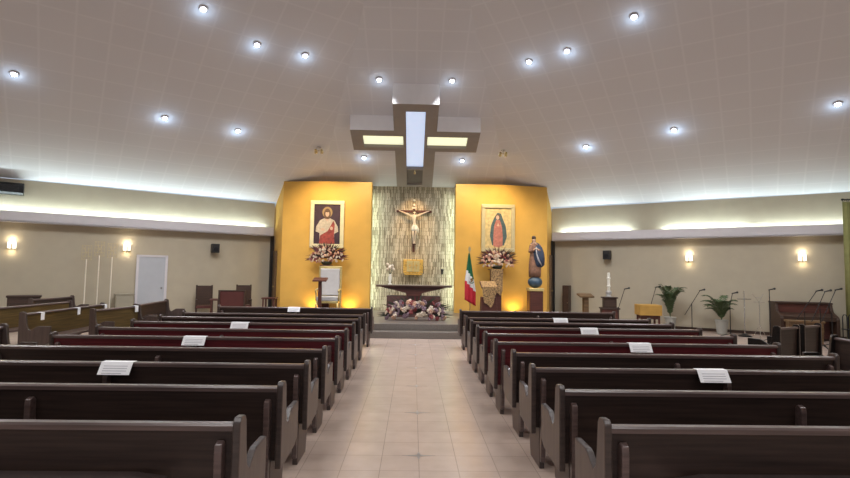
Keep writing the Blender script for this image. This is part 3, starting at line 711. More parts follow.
def arrangement(lab, loc, wx, wz, wy, nb, cols, leaves, seed, bowl=True, size=1.0, spikes=14, flat=0.25, bed=False):
    rnd = random.Random(seed)
    t = thing('flower_arrangement', lab, 'flowers', loc)
    if bowl:
        bm = B(); lathe(bm, [(0.10, 0), (0.16, 0.04), (0.18, 0.12), (0.17, 0.13)], 20); obj('bowl', bm, M['leafd'], t, smooth=True)
    base = 0.10 if bowl else 0.03
    for mi, m_ in enumerate(leaves):
        bm = B()
        for k in range(spikes*2):
            a = rnd.uniform(-0.25, PI+0.25); r = rnd.uniform(0.75, 1.25)
            tip = (wx/2*r*math.cos(a), rnd.uniform(-wy, wy)*0.6, base + wz*(0.25 + 0.75*r*max(-0.2, math.sin(a))))
            leaf(bm, (tip[0]*0.15, 0, base + wz*0.2), tip, 0.018*size*rnd.uniform(0.8, 1.6), 0.03)
        obj('foliage', bm, m_, t)
    for k in range(nb):
        if bed: u = rnd.uniform(-1, 1); v = rnd.uniform(0, 1)**0.8*(1-u*u)**0.25
        for _ in range(0 if bed else 20):
            u, v = rnd.uniform(-1, 1), rnd.uniform(0, 1)
            if u*u + (v*1.05)**2 < 1 or (v < 0.5 and abs(u) < 0.97): break
        d = math.sqrt(max(0, 1 - u*u*0.9 - v*v*0.5))
        o = bpy.data.objects.new('blossom', BL[rnd.choice(cols)]); C.objects.link(o); o.parent = t
        o.location = (u*wx/2*0.92, -wy*d*0.9 + rnd.uniform(0, 0.05), base + v*wz*0.85)
        s_ = size*rnd.uniform(0.75, 1.15); o.scale = (s_, s_, s_)
        o.rotation_euler = (rnd.uniform(0.7, 1.5), rnd.uniform(-0.5, 0.5), rnd.uniform(0, 6))
    return t
arrangement('low wide bed of pink, cream and mauve flowers on the platform before the altar', (0.09, 14.45, 0.33), 1.78, 0.62, 0.26, 99, ['purf', 'pinkf', 'whitef', 'whitef', 'redf', 'purf'], [M['leafd'], M['leafd'], M['leafred']], 5, bowl=False, size=1.2, spikes=20, bed=True)
for x, y, z, lab, seed in ((-2.86, 16.98, 1.86, 'pink and burgundy flower arrangement below the painting of the figure in white', 11), (2.80, 16.98, 1.82, 'pink and burgundy flower arrangement below the painting with the golden ground', 12)):
    pt = thing('flower_pedestal', ('slim brown pedestal behind the white armchair' if x < 0 else 'brown pedestal draped in gold lace below the right flowers'), 'pedestal', (x - (0.05 if x > 0 else 0), y, 0.33))
    wv = 0.12 if x < 0 else 0.17
    bm = B(); box(bm, -wv-0.05, wv+0.05, -wv-0.05, wv+0.05, 0, 0.06); box(bm, -wv, wv, -wv, wv, 0.06, z-0.36); obj('column', bm, M['brown'], pt, bevel=0.01)
    bm = B(); box(bm, -wv-0.06, wv+0.06, -wv-0.06, wv+0.06, z-0.36, z-0.33); obj('top_slab', bm, M['brown'], pt, bevel=0.006)
    if x > 0:
        bm = B(); prism(bm, [(-0.19, 0.80), (-0.12, 0.66), (0.0, 0.74), (0.13, 0.62), (0.19, 0.78), (0.20, z-0.325), (-0.20, z-0.325)], -wv-0.075, -wv-0.062, 'Y'); obj('lace_cloth', bm, M['lace'], pt)
    arrangement(lab, (x, y, z), 1.22, 0.62, 0.20, 80, ['pinkf', 'whitef', 'pinkf', 'redf', 'whitef'], [M['leafred'], M['leafd'], M['leafred']], seed, size=0.85, spikes=26)

# ------------------------------------------------------------------ paintings
def ell(cx, cz, rx, rz, n=20, a0=0, a1=2*PI): return [(cx+rx*math.cos(a0+(a1-a0)*k/n), cz+rz*math.sin(a0+(a1-a0)*k/n)) for k in range(n + (0 if a1-a0 >= 2*PI-.01 else 1))]
def painting(lab, x0, x1, z0, z1, y, mframe, fw, shapes, bg):
    cx0 = (x0+x1)/2; t = thing('painting', lab, 'painting', (cx0, y, z0)); W = x1-x0; H = z1-z0
    bm = B()
    for a in ((-W/2, W/2, 0, fw), (-W/2, W/2, H-fw, H), (-W/2, -W/2+fw, fw, H-fw), (W/2-fw, W/2, fw, H-fw)):
        box(bm, a[0], a[1], -0.06, 0, a[2], a[3])
    obj('frame', bm, mframe, t, bevel=0.012)
    bm = B(); box(bm, -W/2+fw, W/2-fw, -0.025, -0.005, fw, H-fw); cv = obj('canvas', bm, bg, t)
    for i, (nm, pts, m_) in enumerate(shapes):
        bm = B(); prism(bm, pts, -0.0262-0.0008*i, -0.0255, 'Y'); obj(nm, bm, m_, cv)
painting('framed painting of a haloed figure in white and red on the left yellow wall', -3.50, -2.36, 2.45, 4.05, 17.29, M['pframe1'], 0.13,
  [('halo', ell(0, 1.20, 0.17, 0.19), M['phalo']), ('hair', ell(0, 1.14, 0.115, 0.19), M['phair']),
   ('robe', [(-0.38, 0.55), (-0.36, 0.72), (-0.24, 0.93), (-0.10, 1.00), (0.0, 0.96), (0.10, 1.00), (0.24, 0.93), (0.36, 0.72), (0.38, 0.55), (0.25, 0.48), (0.24, 0.14), (-0.24, 0.14), (-0.25, 0.50)], M['pwhite']),
   ('mantle', [(-0.26, 0.14), (-0.22, 0.42), (0.02, 0.56), (0.16, 0.82), (0.21, 0.92), (0.26, 0.80), (0.24, 0.40), (0.27, 0.14)], M['pred']),
   ('beard', ell(0, 1.06, 0.06, 0.08), M['phair']), ('face', ell(0, 1.15, 0.065, 0.10), M['skin']), ('brow', ell(0, 1.235, 0.07, 0.035), M['phair']),
   ('hand', ell(-0.14, 0.62, 0.07, 0.045), M['skin']), ('hand', ell(0.15, 0.66, 0.05, 0.06), M['skin']), ('collar', [(-0.07, 0.97), (0.07, 0.97), (0.0, 0.90)], M['skin'])], M['pbg'])
painting('framed painting of a robed figure in a dark mantle on golden ground, right yellow wall', 2.30, 3.44, 2.41, 4.03, 17.29, M['pframe2'], 0.13,
  [('mantle', [(-0.20, 0.22), (-0.28, 0.55), (-0.24, 0.90), (-0.13, 1.18), (-0.02, 1.34), (0.10, 1.30), (0.16, 1.12), (0.26, 0.88), (0.30, 0.52), (0.20, 0.22)], M['pteal']),
   ('robe', [(-0.17, 0.20), (-0.16, 0.55), (-0.14, 0.88), (-0.07, 1.08), (0.06, 1.08), (0.13, 0.85), (0.16, 0.5), (0.15, 0.20), (0.0, 0.15)], M['prose']),
   ('hair', ell(-0.01, 1.19, 0.08, 0.10), M['phair']), ('face', ell(-0.02, 1.17, 0.055, 0.075), M['skin']), ('hands', [(-0.05, 0.88), (0.0, 0.99), (0.04, 0.88)], M['skin'])], M['pgold'])

# ------------------------------------------------------------------ white armchair and lectern
ch = thing('armchair', 'tall white upholstered armchair with gilt frame on the left of the platform', 'chair', (-2.68, 16.46, 0.33))
bm = B()
for sx in (-1, 1): box(bm, sx*0.34-0.03, sx*0.34+0.03, 0.22, 0.30, 0.0, 1.48)
box(bm, -0.37, 0.37, 0.22, 0.30, 1.42, 1.50); box(bm, -0.34, 0.34, 0.23, 0.29, 0.5, 0.56); obj('back_frame', bm, M['gilt'], ch, bevel=0.012)
bm = B(); box(bm, -0.31, 0.31, 0.16, 0.25, 0.56, 1.42); obj('back_cushion', bm, M['uphols'], ch, bevel=0.03)
bm = B(); box(bm, -0.33, 0.33, -0.32, 0.20, 0.40, 0.54); obj('seat_cushion', bm, M['uphols'], ch, bevel=0.03)
bm = B(); box(bm, -0.35, 0.35, -0.31, 0.22, 0.33, 0.40); obj('seat_frame', bm, M['gilt'], ch, bevel=0.01)
for sx in (-1, 1):
    bm = B(); tube(bm, [(sx*0.34, 0.24, 0.76), (sx*0.36, 0.0, 0.77), (sx*0.36, -0.26, 0.75), (sx*0.36, -0.33, 0.70)], 0.028); tube(bm, [(sx*0.35, -0.24, 0.40), (sx*0.36, -0.24, 0.75)], 0.022); obj('armrest', bm, M['gilt'], ch, smooth=True)
    bm = B(); tube(bm, [(sx*0.32, -0.28, 0.34), (sx*0.34, -0.31, 0.15), (sx*0.33, -0.28, 0.0)], [0.035, 0.025, 0.02]); obj('leg', bm, M['gilt'], ch, smooth=True)
def lectern(name, lab, x, y, z0, h, wt, m, post=0.10, rz=0):
    t = thing(name, lab, 'lectern', (x, y, z0), rz)
    bm = B(); box(bm, -0.20, 0.20, -0.16, 0.16, 0, 0.05); obj('base', bm, m, t, bevel=0.008)
    bm = B(); box(bm, -post/2, post/2, -post/2, post/2, 0.05, h-0.10); obj('post', bm, m, t, bevel=0.006)
    bm = B(); prism(bm, [(-0.17, h-0.13), (-0.17, h-0.08), (0.17, h+0.0), (0.17, h-0.05)], -wt/2, wt/2, 'X'); obj('top', bm, m, t, bevel=0.006)
    return t
lectern('lectern', 'slim dark red wooden lectern in front of the white armchair', -2.84, 15.8, 0.33, 1.14, 0.42, M['brown'])
lectern('lectern', 'T-shaped brown wooden stand by the right beige wall corner', 5.56, 16.4, 0.0, 1.08, 0.46, M['oak'], 0.16)
# ambo draped with gold lace
am = thing('ambo', 'low dark red ambo draped with gold lace right of the altar', 'lectern', (2.34, 15.8, 0.33))
bm = B(); prism(bm, [(-0.26, 0), (0.26, 0), (0.22, 0.62), (-0.22, 0.62)], -0.2, 0.2, 'Y'); obj('body', bm, M['brown'], am, bevel=0.01)
bm = B(); box(bm, -0.14, 0.14, -0.12, 0.12, 0.6, 0.95); obj('neck', bm, M['brown'], am)
bm = B(); prism(bm, [(-0.24, 0.88), (-0.24, 0.92), (0.24, 1.10), (0.24, 1.05)], -0.25, 0.25, 'X'); obj('book_rest', bm, M['brown'], am, bevel=0.008)
bm = B()
prism(bm, [(-0.23, 0.94), (0.23, 0.94), (0.22, 0.80), (0.16, 0.66), (0.12, 0.45), (0.04, 0.30), (-0.08, 0.42), (-0.16, 0.45), (-0.21, 0.70)], -0.262, -0.245, 'Y')
prism(bm, [(-0.25, 0.925), (-0.25, 0.94), (0.20, 1.105), (0.20, 1.09)], -0.23, 0.23, 'X')
obj('lace_cloth', bm, M['lace'], am)

# ------------------------------------------------------------------ flag
fl = thing('flag', 'hanging green, white and red flag on a pole left of the lace draped ambo', 'flag', (1.84, 16.4, 0.33))
bm = B(); lathe(bm, [(0.16, 0), (0.16, 0.03), (0.04, 0.07)], 20); obj('base', bm, M['brownd'], fl, smooth=False)
bm = B(); tube(bm, [(0, 0, 0.05), (-0.03, 0, 2.05)], 0.016); obj('pole', bm, M['brass'], fl)
bm = B(); prism(bm, [(-0.06, 2.04), (0.0, 2.05), (0.02, 2.12), (-0.03, 2.22), (-0.08, 2.12)], -0.01, 0.01, 'Y'); obj('finial', bm, M['brass'], fl)
bm = B(); nu, nv = 14, 22; gr = []
for j in range(nv+1):
    v = j/nv; row = []; half0 = -0.04 - 0.11*min(1, v*1.6); half1 = 0.0 + 0.20*min(1, v*1.35)
    zb0 = 1.98 - 1.48*v; zb1 = 1.98 - 1.68*v
    for i in range(nu+1):
        u = i/nu; x = -0.03 + (half0*(1-u) + half1*u); z = zb0*(1-u)+zb1*u
        y = -0.05 + 0.045*math.sin(u*PI*5 + v*1.2)*(0.4+0.6*v)
        row.append(bm.verts.new((x, y, z)))
    gr.append(row)
for j in range(nv):
    for i in range(nu):
        f_ = bm.faces.new((gr[j][i], gr[j][i+1], gr[j+1][i+1], gr[j+1][i])); c = (j+0.5)/nv + 0.16*((i+0.5)/nu - 0.5)*-1
        f_.material_index = 0 if c < 0.42 else (1 if c < 0.66 else 2)
o = obj('cloth', bm, [M['fgreen'], M['fwhite'], M['fred']], fl, smooth=True); sd = o.modifiers.new('t', 'SOLIDIFY'); sd.thickness = 0.004
bm = B(); pts = ell(0.03, 1.11, 0.085, 0.10, 16); inn_ = ell(0.03, 1.11, 0.065, 0.08, 16)
for k in range(9, 15): 
    a = pts[k]; b_ = pts[k+1]; c_ = inn_[k+1]; d_ = inn_[k]
    prism(bm, [a, b_, c_, d_], -0.118, -0.112, 'Y', 1)
prism(bm, [(-0.01, 1.06), (0.02, 1.10), (-0.03, 1.17), (0.03, 1.18), (0.05, 1.20), (0.075, 1.18), (0.06, 1.16), (0.09, 1.11), (0.05, 1.09), (0.07, 1.05), (0.03, 1.06)], -0.119, -0.112, 'Y', 0)
obj('emblem', bm, [M['eagle'], M['fgreen']], o)

# ------------------------------------------------------------------ statue on pedestal
pd = thing('statue_pedestal', 'dark red pedestal with a gilt rim under the statue', 'pedestal', (3.95, 16.5, 0.33))
bm = B(); box(bm, -0.25, 0.25, -0.24, 0.24, 0, 0.08); box(bm, -0.215, 0.215, -0.21, 0.21, 0.08, 0.80); obj('column', bm, M['brown'], pd, bevel=0.01)
bm = B(); box(bm, -0.24, 0.24, -0.23, 0.23, 0.80, 0.90); obj('gilt_rim', bm, M['gilt'], pd, bevel=0.015)
stt = thing('statue', 'statue of a robed figure in a navy mantle standing on a blue globe', 'statue', (3.95, 16.5, 1.235))
bm = B(); ball(bm, (0, 0, 0.185), 0.235, 3, (1, 0.95, 0.80)); obj('globe', bm, M['globe'], stt, smooth=True)
def loft(bm, secs, n=24, fold=0.0, nf=7):
    rings = []
    for (cx1, cy1, z, rx, ry) in secs:
        rings.append([bm.verts.new((cx1 + (rx*(1+fold*math.sin(nf*2*PI*k/n)))*math.cos(2*PI*k/n), cy1 + ry*(1+fold*math.sin(nf*2*PI*k/n))*math.sin(2*PI*k/n), z)) for k in range(n)])
    for i in range(len(rings)-1):
        for k in range(n): bm.faces.new((rings[i][k], rings[i][(k+1) % n], rings[i+1][(k+1) % n], rings[i+1][k]))
    bm.faces.new(rings[0][::-1]); bm.faces.new(rings[-1])
Js = {'pelvis': (0, 0, 0.95, .10, .08), 'chest': (-0.01, 0, 1.25, .11, .08), 'neckb': (-0.02, 0, 1.40, .07, .05), 'neck': (-0.03, -0.01, 1.46, .035, .035), 'headb': (-0.04, -0.02, 1.52, .05, .055), 'head': (-0.045, -0.02, 1.60, .055, .06),
      'shl': (-0.14, -0.01, 1.38, .045, .045), 'ell': (-0.18, -0.07, 1.17, .038, .038), 'wrl': (-0.08, -0.17, 1.22, .025, .025), 'hal': (-0.03, -0.19, 1.27, .022, .022),
      'shr': (0.12, -0.01, 1.37, .045, .045), 'elr': (0.17, -0.07, 1.16, .038, .038), 'wrr': (0.06, -0.17, 1.22, .025, .025), 'har': (0.0, -0.20, 1.28, .022, .022)}
bd = skin_mesh('figure', Js, [('pelvis','chest'),('chest','neckb'),('neckb','neck'),('neck','headb'),('headb','head'),('neckb','shl'),('shl','ell'),('ell','wrl'),('wrl','hal'),('neckb','shr'),('shr','elr'),('elr','wrr'),('wrr','har')], M['skin'], stt)
bm = B(); loft(bm, [(0, 0, 0.34, 0.19, 0.15), (0, 0, 0.55, 0.20, 0.15), (0, 0, 0.80, 0.19, 0.14), (0, 0, 1.02, 0.165, 0.12), (-0.01, 0, 1.15, 0.14, 0.11), (-0.01, 0, 1.30, 0.155, 0.11), (-0.02, 0, 1.40, 0.13, 0.09), (-0.03, 0, 1.45, 0.06, 0.05)], 42, 0.05, 7); obj('robe', bm, M['robe'], bd, smooth=True)
for sx in (-1, 1):
    bm = B(); tube(bm, [(sx*0.13, -0.01, 1.37), (sx*0.18, -0.07, 1.17), (sx*0.07, -0.16, 1.21)], [0.055, 0.06, 0.045], 12); obj('sleeve', bm, M['robe'], bd, smooth=True)
bm = B(); loft(bm, [(0.08, 0.02, 0.66, 0.15, 0.14), (0.12, -0.05, 0.74, 0.18, 0.16), (0.12, -0.05, 0.95, 0.185, 0.165), (0.10, -0.04, 1.15, 0.18, 0.15), (0.06, 0.0, 1.30, 0.175, 0.13), (0.0, 0.035, 1.43, 0.14, 0.09), (-0.03, 0.04, 1.48, 0.05, 0.04)], 42, 0.05, 6); obj('mantle', bm, M['mantle'], bd, smooth=True)
bm = B(); tube(bm, [(0.0, -0.15, 1.32), (0.0, -0.20, 1.10), (0.06, -0.225, 0.90), (0.17, -0.20, 0.72)], [0.012, 0.022, 0.026, 0.016], 8); obj('mantle_edge', bm, M['mantle_in'], bd, smooth=True)
bm = B(); ball(bm, (-0.04, 0.0, 1.615), 0.072, 2, (1, 1, 1.05)); ball(bm, (-0.03, 0.035, 1.52), 0.06, 2, (1.1, 0.7, 1.5)); obj('hair', bm, M['hair'], bd, smooth=True)
bm = B(); ball(bm, (-0.045, -0.085, 1.575), 0.010, 1, (0.8, 1.2, 1.6)); obj('nose', bm, M['skin'], bd, smooth=True)

# ------------------------------------------------------------------ floor uplights washing the yellow walls
for x, lab in ((-3.28, 'small warm floor lamp behind the armchair, on its left'), (-2.12, 'small warm floor lamp behind the armchair, on its right'), (3.40, 'small warm floor lamp between lace pedestal and statue')):
    t = thing('floor_uplight', lab, 'lamp', (x, 16.95, 0.33))
    bm = B(); box(bm, -0.05, 0.05, -0.03, 0.03, 0, 0.02); tube(bm, [(0, 0, 0.02), (0, 0, 0.05)], 0.01); obj('foot', bm, M['dark'], t)
    bm = B(); tube(bm, [(0, -0.03, 0.04), (0, 0.04, 0.10)], [0.03, 0.045], 12); obj('lamp_head', bm, M['dark'], t)
    bm = B(); tube(bm, [(0, 0.041, 0.101), (0, 0.045, 0.104)], 0.038, 12); obj('lens', bm, M['lampwarm'], t)
    light('uplight_glow', 'SPOT', (x, 17.02, 0.45), 14, (1.0, 0.68, 0.22), spot_size=2.4, spot_blend=0.8, shadow_soft_size=0.03, target=(x, 17.3, 0.75))

# ------------------------------------------------------------------ right side: candle, table, palms, stands, organ
pdm = thing('candle_pedestal', 'stepped dark wooden pedestal under the tall white candle', 'pedestal', (6.18, 16.0, 0), rz=-0.2)
bm = B(); box(bm, -0.25, 0.25, -0.22, 0.22, 0, 0.62); obj('lower_block', bm, M['brown'], pdm, bevel=0.012)
bm = B(); box(bm, -0.28, 0.28, -0.25, 0.25, 0.62, 0.67); obj('ledge', bm, M['brownd'], pdm, bevel=0.01)
bm = B(); box(bm, -0.19, 0.19, -0.17, 0.17, 0.67, 0.96); obj('upper_block', bm, M['brownd'], pdm, bevel=0.01)
bm = B(); box(bm, -0.23, 0.23, -0.21, 0.21, 0.96, 1.0); obj('top_slab', bm, M['brownd'], pdm, bevel=0.008)
t = thing('paschal_candle', 'tall white decorated candle on the stepped wooden pedestal', 'candle', (6.16, 16.0, 1.0))
bm = B(); lathe(bm, [(0.10, 0), (0.10, 0.02), (0.06, 0.05), (0.09, 0.12), (0.09, 0.17), (0.05, 0.2)], 16); obj('holder', bm, mat('silver_grey', (0.4, 0.39, 0.37), 0.4, 0.4), t, smooth=True)
bm = B(); lathe(bm, [(0.045, 0.18), (0.045, 0.74), (0.02, 0.76)], 16); obj('wax', bm, M['ivory'], t)
bm = B(); lathe(bm, [(0.05, 0.30), (0.065, 0.33), (0.05, 0.36)], 14); lathe(bm, [(0.05, 0.55), (0.06, 0.58), (0.05, 0.61)], 14); obj('ring', bm, M['ivory'], t, smooth=True)
bm = B(); tube(bm, [(0, 0, 0.75), (0, 0, 0.79)], 0.004, 6); obj('wick', bm, M['dark'], t)
tb = thing('small_table', 'small wooden table under the mustard cloth', 'table', (6.94, 15.0, 0), rz=-0.15)
bm = B(); box(bm, -0.28, 0.28, -0.26, 0.26, 0.78, 0.82); obj('table_top', bm, M['brown'], tb)
bm = B(); box(bm, -0.24, 0.24, -0.21, 0.21, 0.42, 0.78); obj('cabinet_body', bm, M['brown'], tb)
for sx in (-1, 1):
    for sy in (-1, 1):
        bm = B(); box(bm, sx*0.24-0.025, sx*0.24+0.025, sy*0.21-0.025, sy*0.21+0.025, 0, 0.78); obj('leg', bm, M['brown'], tb)
bm = B()
box(bm, -0.30, 0.30, -0.285, 0.285, 0.822, 0.834); 
for a in ((-0.30, 0.30, -0.292, -0.280), (-0.30, 0.30, 0.280, 0.292), (-0.307, -0.295, -0.285, 0.285), (0.295, 0.307, -0.285, 0.285)): box(bm, a[0], a[1], a[2], a[3], 0.53, 0.828)
tag(obj('table_cloth', bm, M['mustard'], loc=(6.94, 15.0, 0), rz=-0.15, bevel=0.005), 'mustard yellow cloth hanging over the small table by the palms', 'cloth')

def palm(x, y, lab, seed, hgt, spread, light_leaf):
    rnd = random.Random(seed); t = thing('potted_palm', lab, 'plant', (x, y, 0))
    bm = B(); lathe(bm, [(0.11, 0), (0.13, 0.02), (0.165, 0.36), (0.18, 0.38), (0.18, 0.42), (0.155, 0.42)], 20); obj('pot', bm, M['pot'], t, smooth=False)
    bm = B(); lathe(bm, [(0.15, 0.395), (0.02, 0.41)], 16); obj('soil', bm, M['dark'], t)
    for k in range(18):
        a = 2*PI*k/18 + rnd.uniform(-0.2, 0.2); r = spread*rnd.uniform(0.5, 1.0); h = hgt*rnd.uniform(0.65, 1.0)
        bm = B(); pts = []
        for i in range(9):
            u = i/8; rr = r*u**1.4; z = 0.40 + (h-0.40)*(1 - (1-u)**1.7) - 0.30*r*max(0, u-0.55)**1.2*2
            pts.append(Vector((rr*math.cos(a), rr*math.sin(a), z)))
        tube(bm, pts, [0.008]*4+[0.005]*5, 5)
        for i in range(2, 9):
            for sd_ in (-1, 1):
                d = (pts[i]-pts[i-1]).normalized(); sdv = d.cross(Vector((0, 0, 1))).normalized()*sd_
                for f2 in (0.0, 0.5):
                    p0 = pts[i-1].lerp(pts[i], f2); ln = 0.20*(1-abs(i-5)/8)
                    tip = p0 + (sdv*0.7 + d*0.75 + Vector((0, 0, -0.25)))*ln
                    wv = d*0.017; v = [bm.verts.new(q2) for q2 in (p0-wv, p0+wv, (p0+tip)/2+wv*1.3+Vector((0,0,0.01)), tip, (p0+tip)/2-wv*1.3+Vector((0,0,0.01)))]
                    bm.faces.new(v)
        obj('frond', bm, M['leaf'], t, fix=False)
palm(8.00, 15.80, 'loose potted palm in a pale pot beside the mustard draped table', 21, 1.5, 0.46, 1)
palm(9.10, 14.95, 'dense potted palm in a pale pot, right one of the two palms', 22, 1.26, 0.56, 0)

def mic_stand(lab, x, y, pts, base=True, grp='microphone stands on the right'):
    t = thing('microphone_stand', lab, 'microphone stand', (x, y, 0), group=grp)
    bm = B()
    for k in range(3):
        a = 2*PI*k/3 + 0.4; tube(bm, [(0, 0, 0.10), (0.25*math.cos(a), 0.25*math.sin(a), 0.012)], 0.010, 6)
    obj('tripod', bm, M['blackmetal'], t)
    bm = B(); tube(bm, [(0, 0, 0.05), pts[0]], 0.011, 8); obj('pole', bm, M['blackmetal'], t)
    if len(pts) > 2 or pts[-1] != pts[0]:
        bm = B(); tube(bm, pts[1:], 0.009, 8); obj('boom', bm, M['blackmetal'], t)
    e = Vector(pts[-1]); dv = (e - Vector(pts[-2] if len(pts) > 1 else (0, 0, 0))).normalized(); dv = Vector((0.9 if dv.x >= 0 else -0.9, -0.25, 0.25)).normalized() if len(pts) > 1 else Vector((0, -0.3, 1)).normalized()
    bm = B(); tube(bm, [e-dv*0.02, e+dv*0.10], [0.013, 0.018], 8); ball(bm, e+dv*0.125, 0.030, 2); obj('microphone', bm, M['dark'], t, smooth=True)
    return t
mic_stand('slanting microphone stand between the stepped pedestal and the mustard table', 6.05, 15.0, [(0, 0, 0.75), (-0.02, 0, 0.62), (0.20, 0, 1.28)])
mic_stand('microphone stand rising behind the mustard draped table', 7.30, 15.6, [(0, 0, 0.8), (-0.02, 0, 0.7), (0.17, 0, 1.33)])
mic_stand('microphone stand with long boom between the two palms', 8.41, 15.3, [(0, 0, 0.88), (-0.22, 0, 0.52), (0.26, 0, 1.26)])
mic_stand('upright microphone stand in front of the dense palm', 8.92, 14.25, [(0, 0, 0.95), (0, 0, 0.9), (0.08, 0, 1.22)])
mic_stand('straight microphone stand at the left end of the organ', 9.28, 13.15, [(0, 0, 1.2), (0, 0, 1.15), (0.0, 0, 1.36)])
mic_stand('boom microphone stand before the organ, leftmost of three', 9.73, 12.55, [(0, 0, 0.86), (-0.20, 0, 0.66), (0.32, 0, 1.36)])
mic_stand('boom microphone stand before the organ, middle of three', 9.88, 12.25, [(0, 0, 0.95), (-0.22, 0, 0.62), (0.14, 0, 1.36)])
mic_stand('boom microphone stand before the organ, rightmost of three', 10.25, 12.35, [(0, 0, 0.85), (-0.26, 0, 0.62), (0.12, 0, 1.40)])
# processional cross on its stand
t = thing('processional_cross', 'thin silver processional cross standing right of the dense palm', 'cross', (9.46, 14.45, 0))
bm = B(); lathe(bm, [(0.17, 0), (0.17, 0.03), (0.04, 0.08)], 20); obj('base', bm, M['blackmetal'], t)
bm = B(); tube(bm, [(0, 0, 0.05), (0, 0, 1.28)], 0.012); obj('staff', bm, M['chrome'], t)
bm = B(); tube(bm, [(-0.20, 0, 1.06), (0.20, 0, 1.06)], 0.012); obj('cross_arm', bm, M['chrome'], t)
t = thing('music_stand', 'folding music stand beside the processional cross', 'music stand', (9.55, 13.95, 0))
bm = B(); tube(bm, [(0, 0, 0.35), (0, 0, 1.02)], 0.008); obj('pole', bm, M['chrome'], t)
bm = B()
for k in range(3):
    a = 2*PI*k/3; tube(bm, [(0, 0, 0.38), (0.2*math.cos(a), 0.2*math.sin(a), 0.01)], 0.007, 6)
obj('tripod', bm, M['chrome'], t)
bm = B()
tube(bm, [(-0.16, 0, 1.0), (0.16, 0, 1.0)], 0.006, 6); tube(bm, [(-0.15, 0.05, 1.22), (0, 0, 1.0), (0.15, 0.05, 1.22)], 0.006, 6); tube(bm, [(-0.08, 0.02, 1.12), (0.08, 0.02, 1.12)], 0.006, 6); obj('desk', bm, M['chrome'], t)
# organ
og = thing('organ', 'dark wooden organ console against the right wall behind the microphone stands', 'organ', (10.62, 13.78, 0), rz=-0.28)
bm = B(); box(bm, -0.62, 0.62, -0.05, 0.35, 0.06, 0.98); obj('case', bm, M['brown'], og, bevel=0.01)
bm = B(); box(bm, -0.68, 0.68, -0.10, 0.38, 0.98, 1.03); obj('lid', bm, M['brownd'], og, bevel=0.01)
for sx in (-1, 1):
    bm = B(); prism(bm, [(-0.45, 0.0), (0.36, 0.0), (0.36, 0.98), (-0.08, 0.98), (-0.14, 0.78), (-0.42, 0.66), (-0.45, 0.60)], sx*0.64-0.035, sx*0.64+0.035, 'X'); obj('side_panel', bm, M['brownd'], og, bevel=0.01)
bm = B(); prism(bm, [(-0.42, 0.55), (-0.42, 0.66), (-0.06, 0.74), (-0.06, 0.55)], -0.62, 0.62, 'X'); obj('keyboard_cover', bm, M['brownd'], og)
bm = B(); box(bm, -0.62, 0.62, -0.04, 0.0, 0.02, 0.12); obj('kickboard', bm, M['brownd'], og)
t = thing('organ_bench', 'lighter brown wooden bench in front of the organ', 'bench', (10.02, 12.95, 0), rz=-0.28)
bm = B(); box(bm, -0.40, 0.40, -0.16, 0.16, 0.55, 0.60); obj('seat', bm, M['oak'], t, bevel=0.008)
bm = B(); box(bm, -0.38, 0.38, -0.13, -0.11, 0.30, 0.55); obj('apron', bm, M['oak'], t)
for sx in (-1, 1):
    bm = B(); box(bm, sx*0.34-0.02, sx*0.34+0.02, -0.14, 0.14, 0, 0.55); obj('leg', bm, M['oak'], t)
# equipment trolley
t = thing('equipment_trolley', 'thin black metal trolley between the organ and the curtain', 'trolley', (11.16, 12.85, 0), rz=-0.3)
for sx in (-0.13, 0.0, 0.13):
    bm = B(); tube(bm, [(sx, -0.12, 0.06), (sx, -0.12, 0.70), (sx, -0.06, 0.76), (sx, 0.06, 0.76), (sx, 0.12, 0.70), (sx, 0.12, 0.06)], 0.012, 6); obj('frame', bm, M['blackmetal'], t)
bm = B(); box(bm, -0.16, 0.16, -0.14, 0.14, 0.10, 0.13); box(bm, -0.16, 0.16, -0.13, 0.13, 0.38, 0.40); obj('shelf', bm, M['blackmetal'], t)
for sx in (-0.13, 0.13):
    for sy in (-0.12, 0.12):
        bm = B(); tube(bm, [(sx-0.015, sy, 0.035), (sx+0.015, sy, 0.035)], 0.035, 12); obj('wheel', bm, M['dark'], t)
# curtain
ct = thing('curtain', 'olive green curtain hanging at the right picture edge', 'curtain', (11.77, 13.22, 0), rz=-0.05)
bm = B(); n = 60; f0 = []; f1 = []
for i in range(n+1):
    u = i/n; x = -0.38 + 0.85*u; y = 0.05*math.sin(u*PI*14); f0.append(bm.verts.new((x, y, 0.03))); f1.append(bm.verts.new((x, y*0.6, 3.72)))
for i in range(n): bm.faces.new((f0[i], f0[i+1], f1[i+1], f1[i]))
o = obj('drape', bm, M['curtain'], ct, smooth=True); sd = o.modifiers.new('t', 'SOLIDIFY'); sd.thickness = 0.006
bm = B(); tube(bm, [(-0.38, 0, 3.78), (1.1, 0, 3.78)], 0.02); ball(bm, (-0.385, 0, 3.78), 0.03); obj('rod', bm, M['blackmetal'], ct)
bm = B()
for i in range(8): 
    x = -0.36 + i*0.115; tube(bm, [(x+0.035*math.cos(a), 0.0, 3.765+0.04*math.sin(a)) for a in [2*PI*k/8 for k in range(9)]], 0.006, 5)
obj('ring', bm, M['blackmetal'], ct)

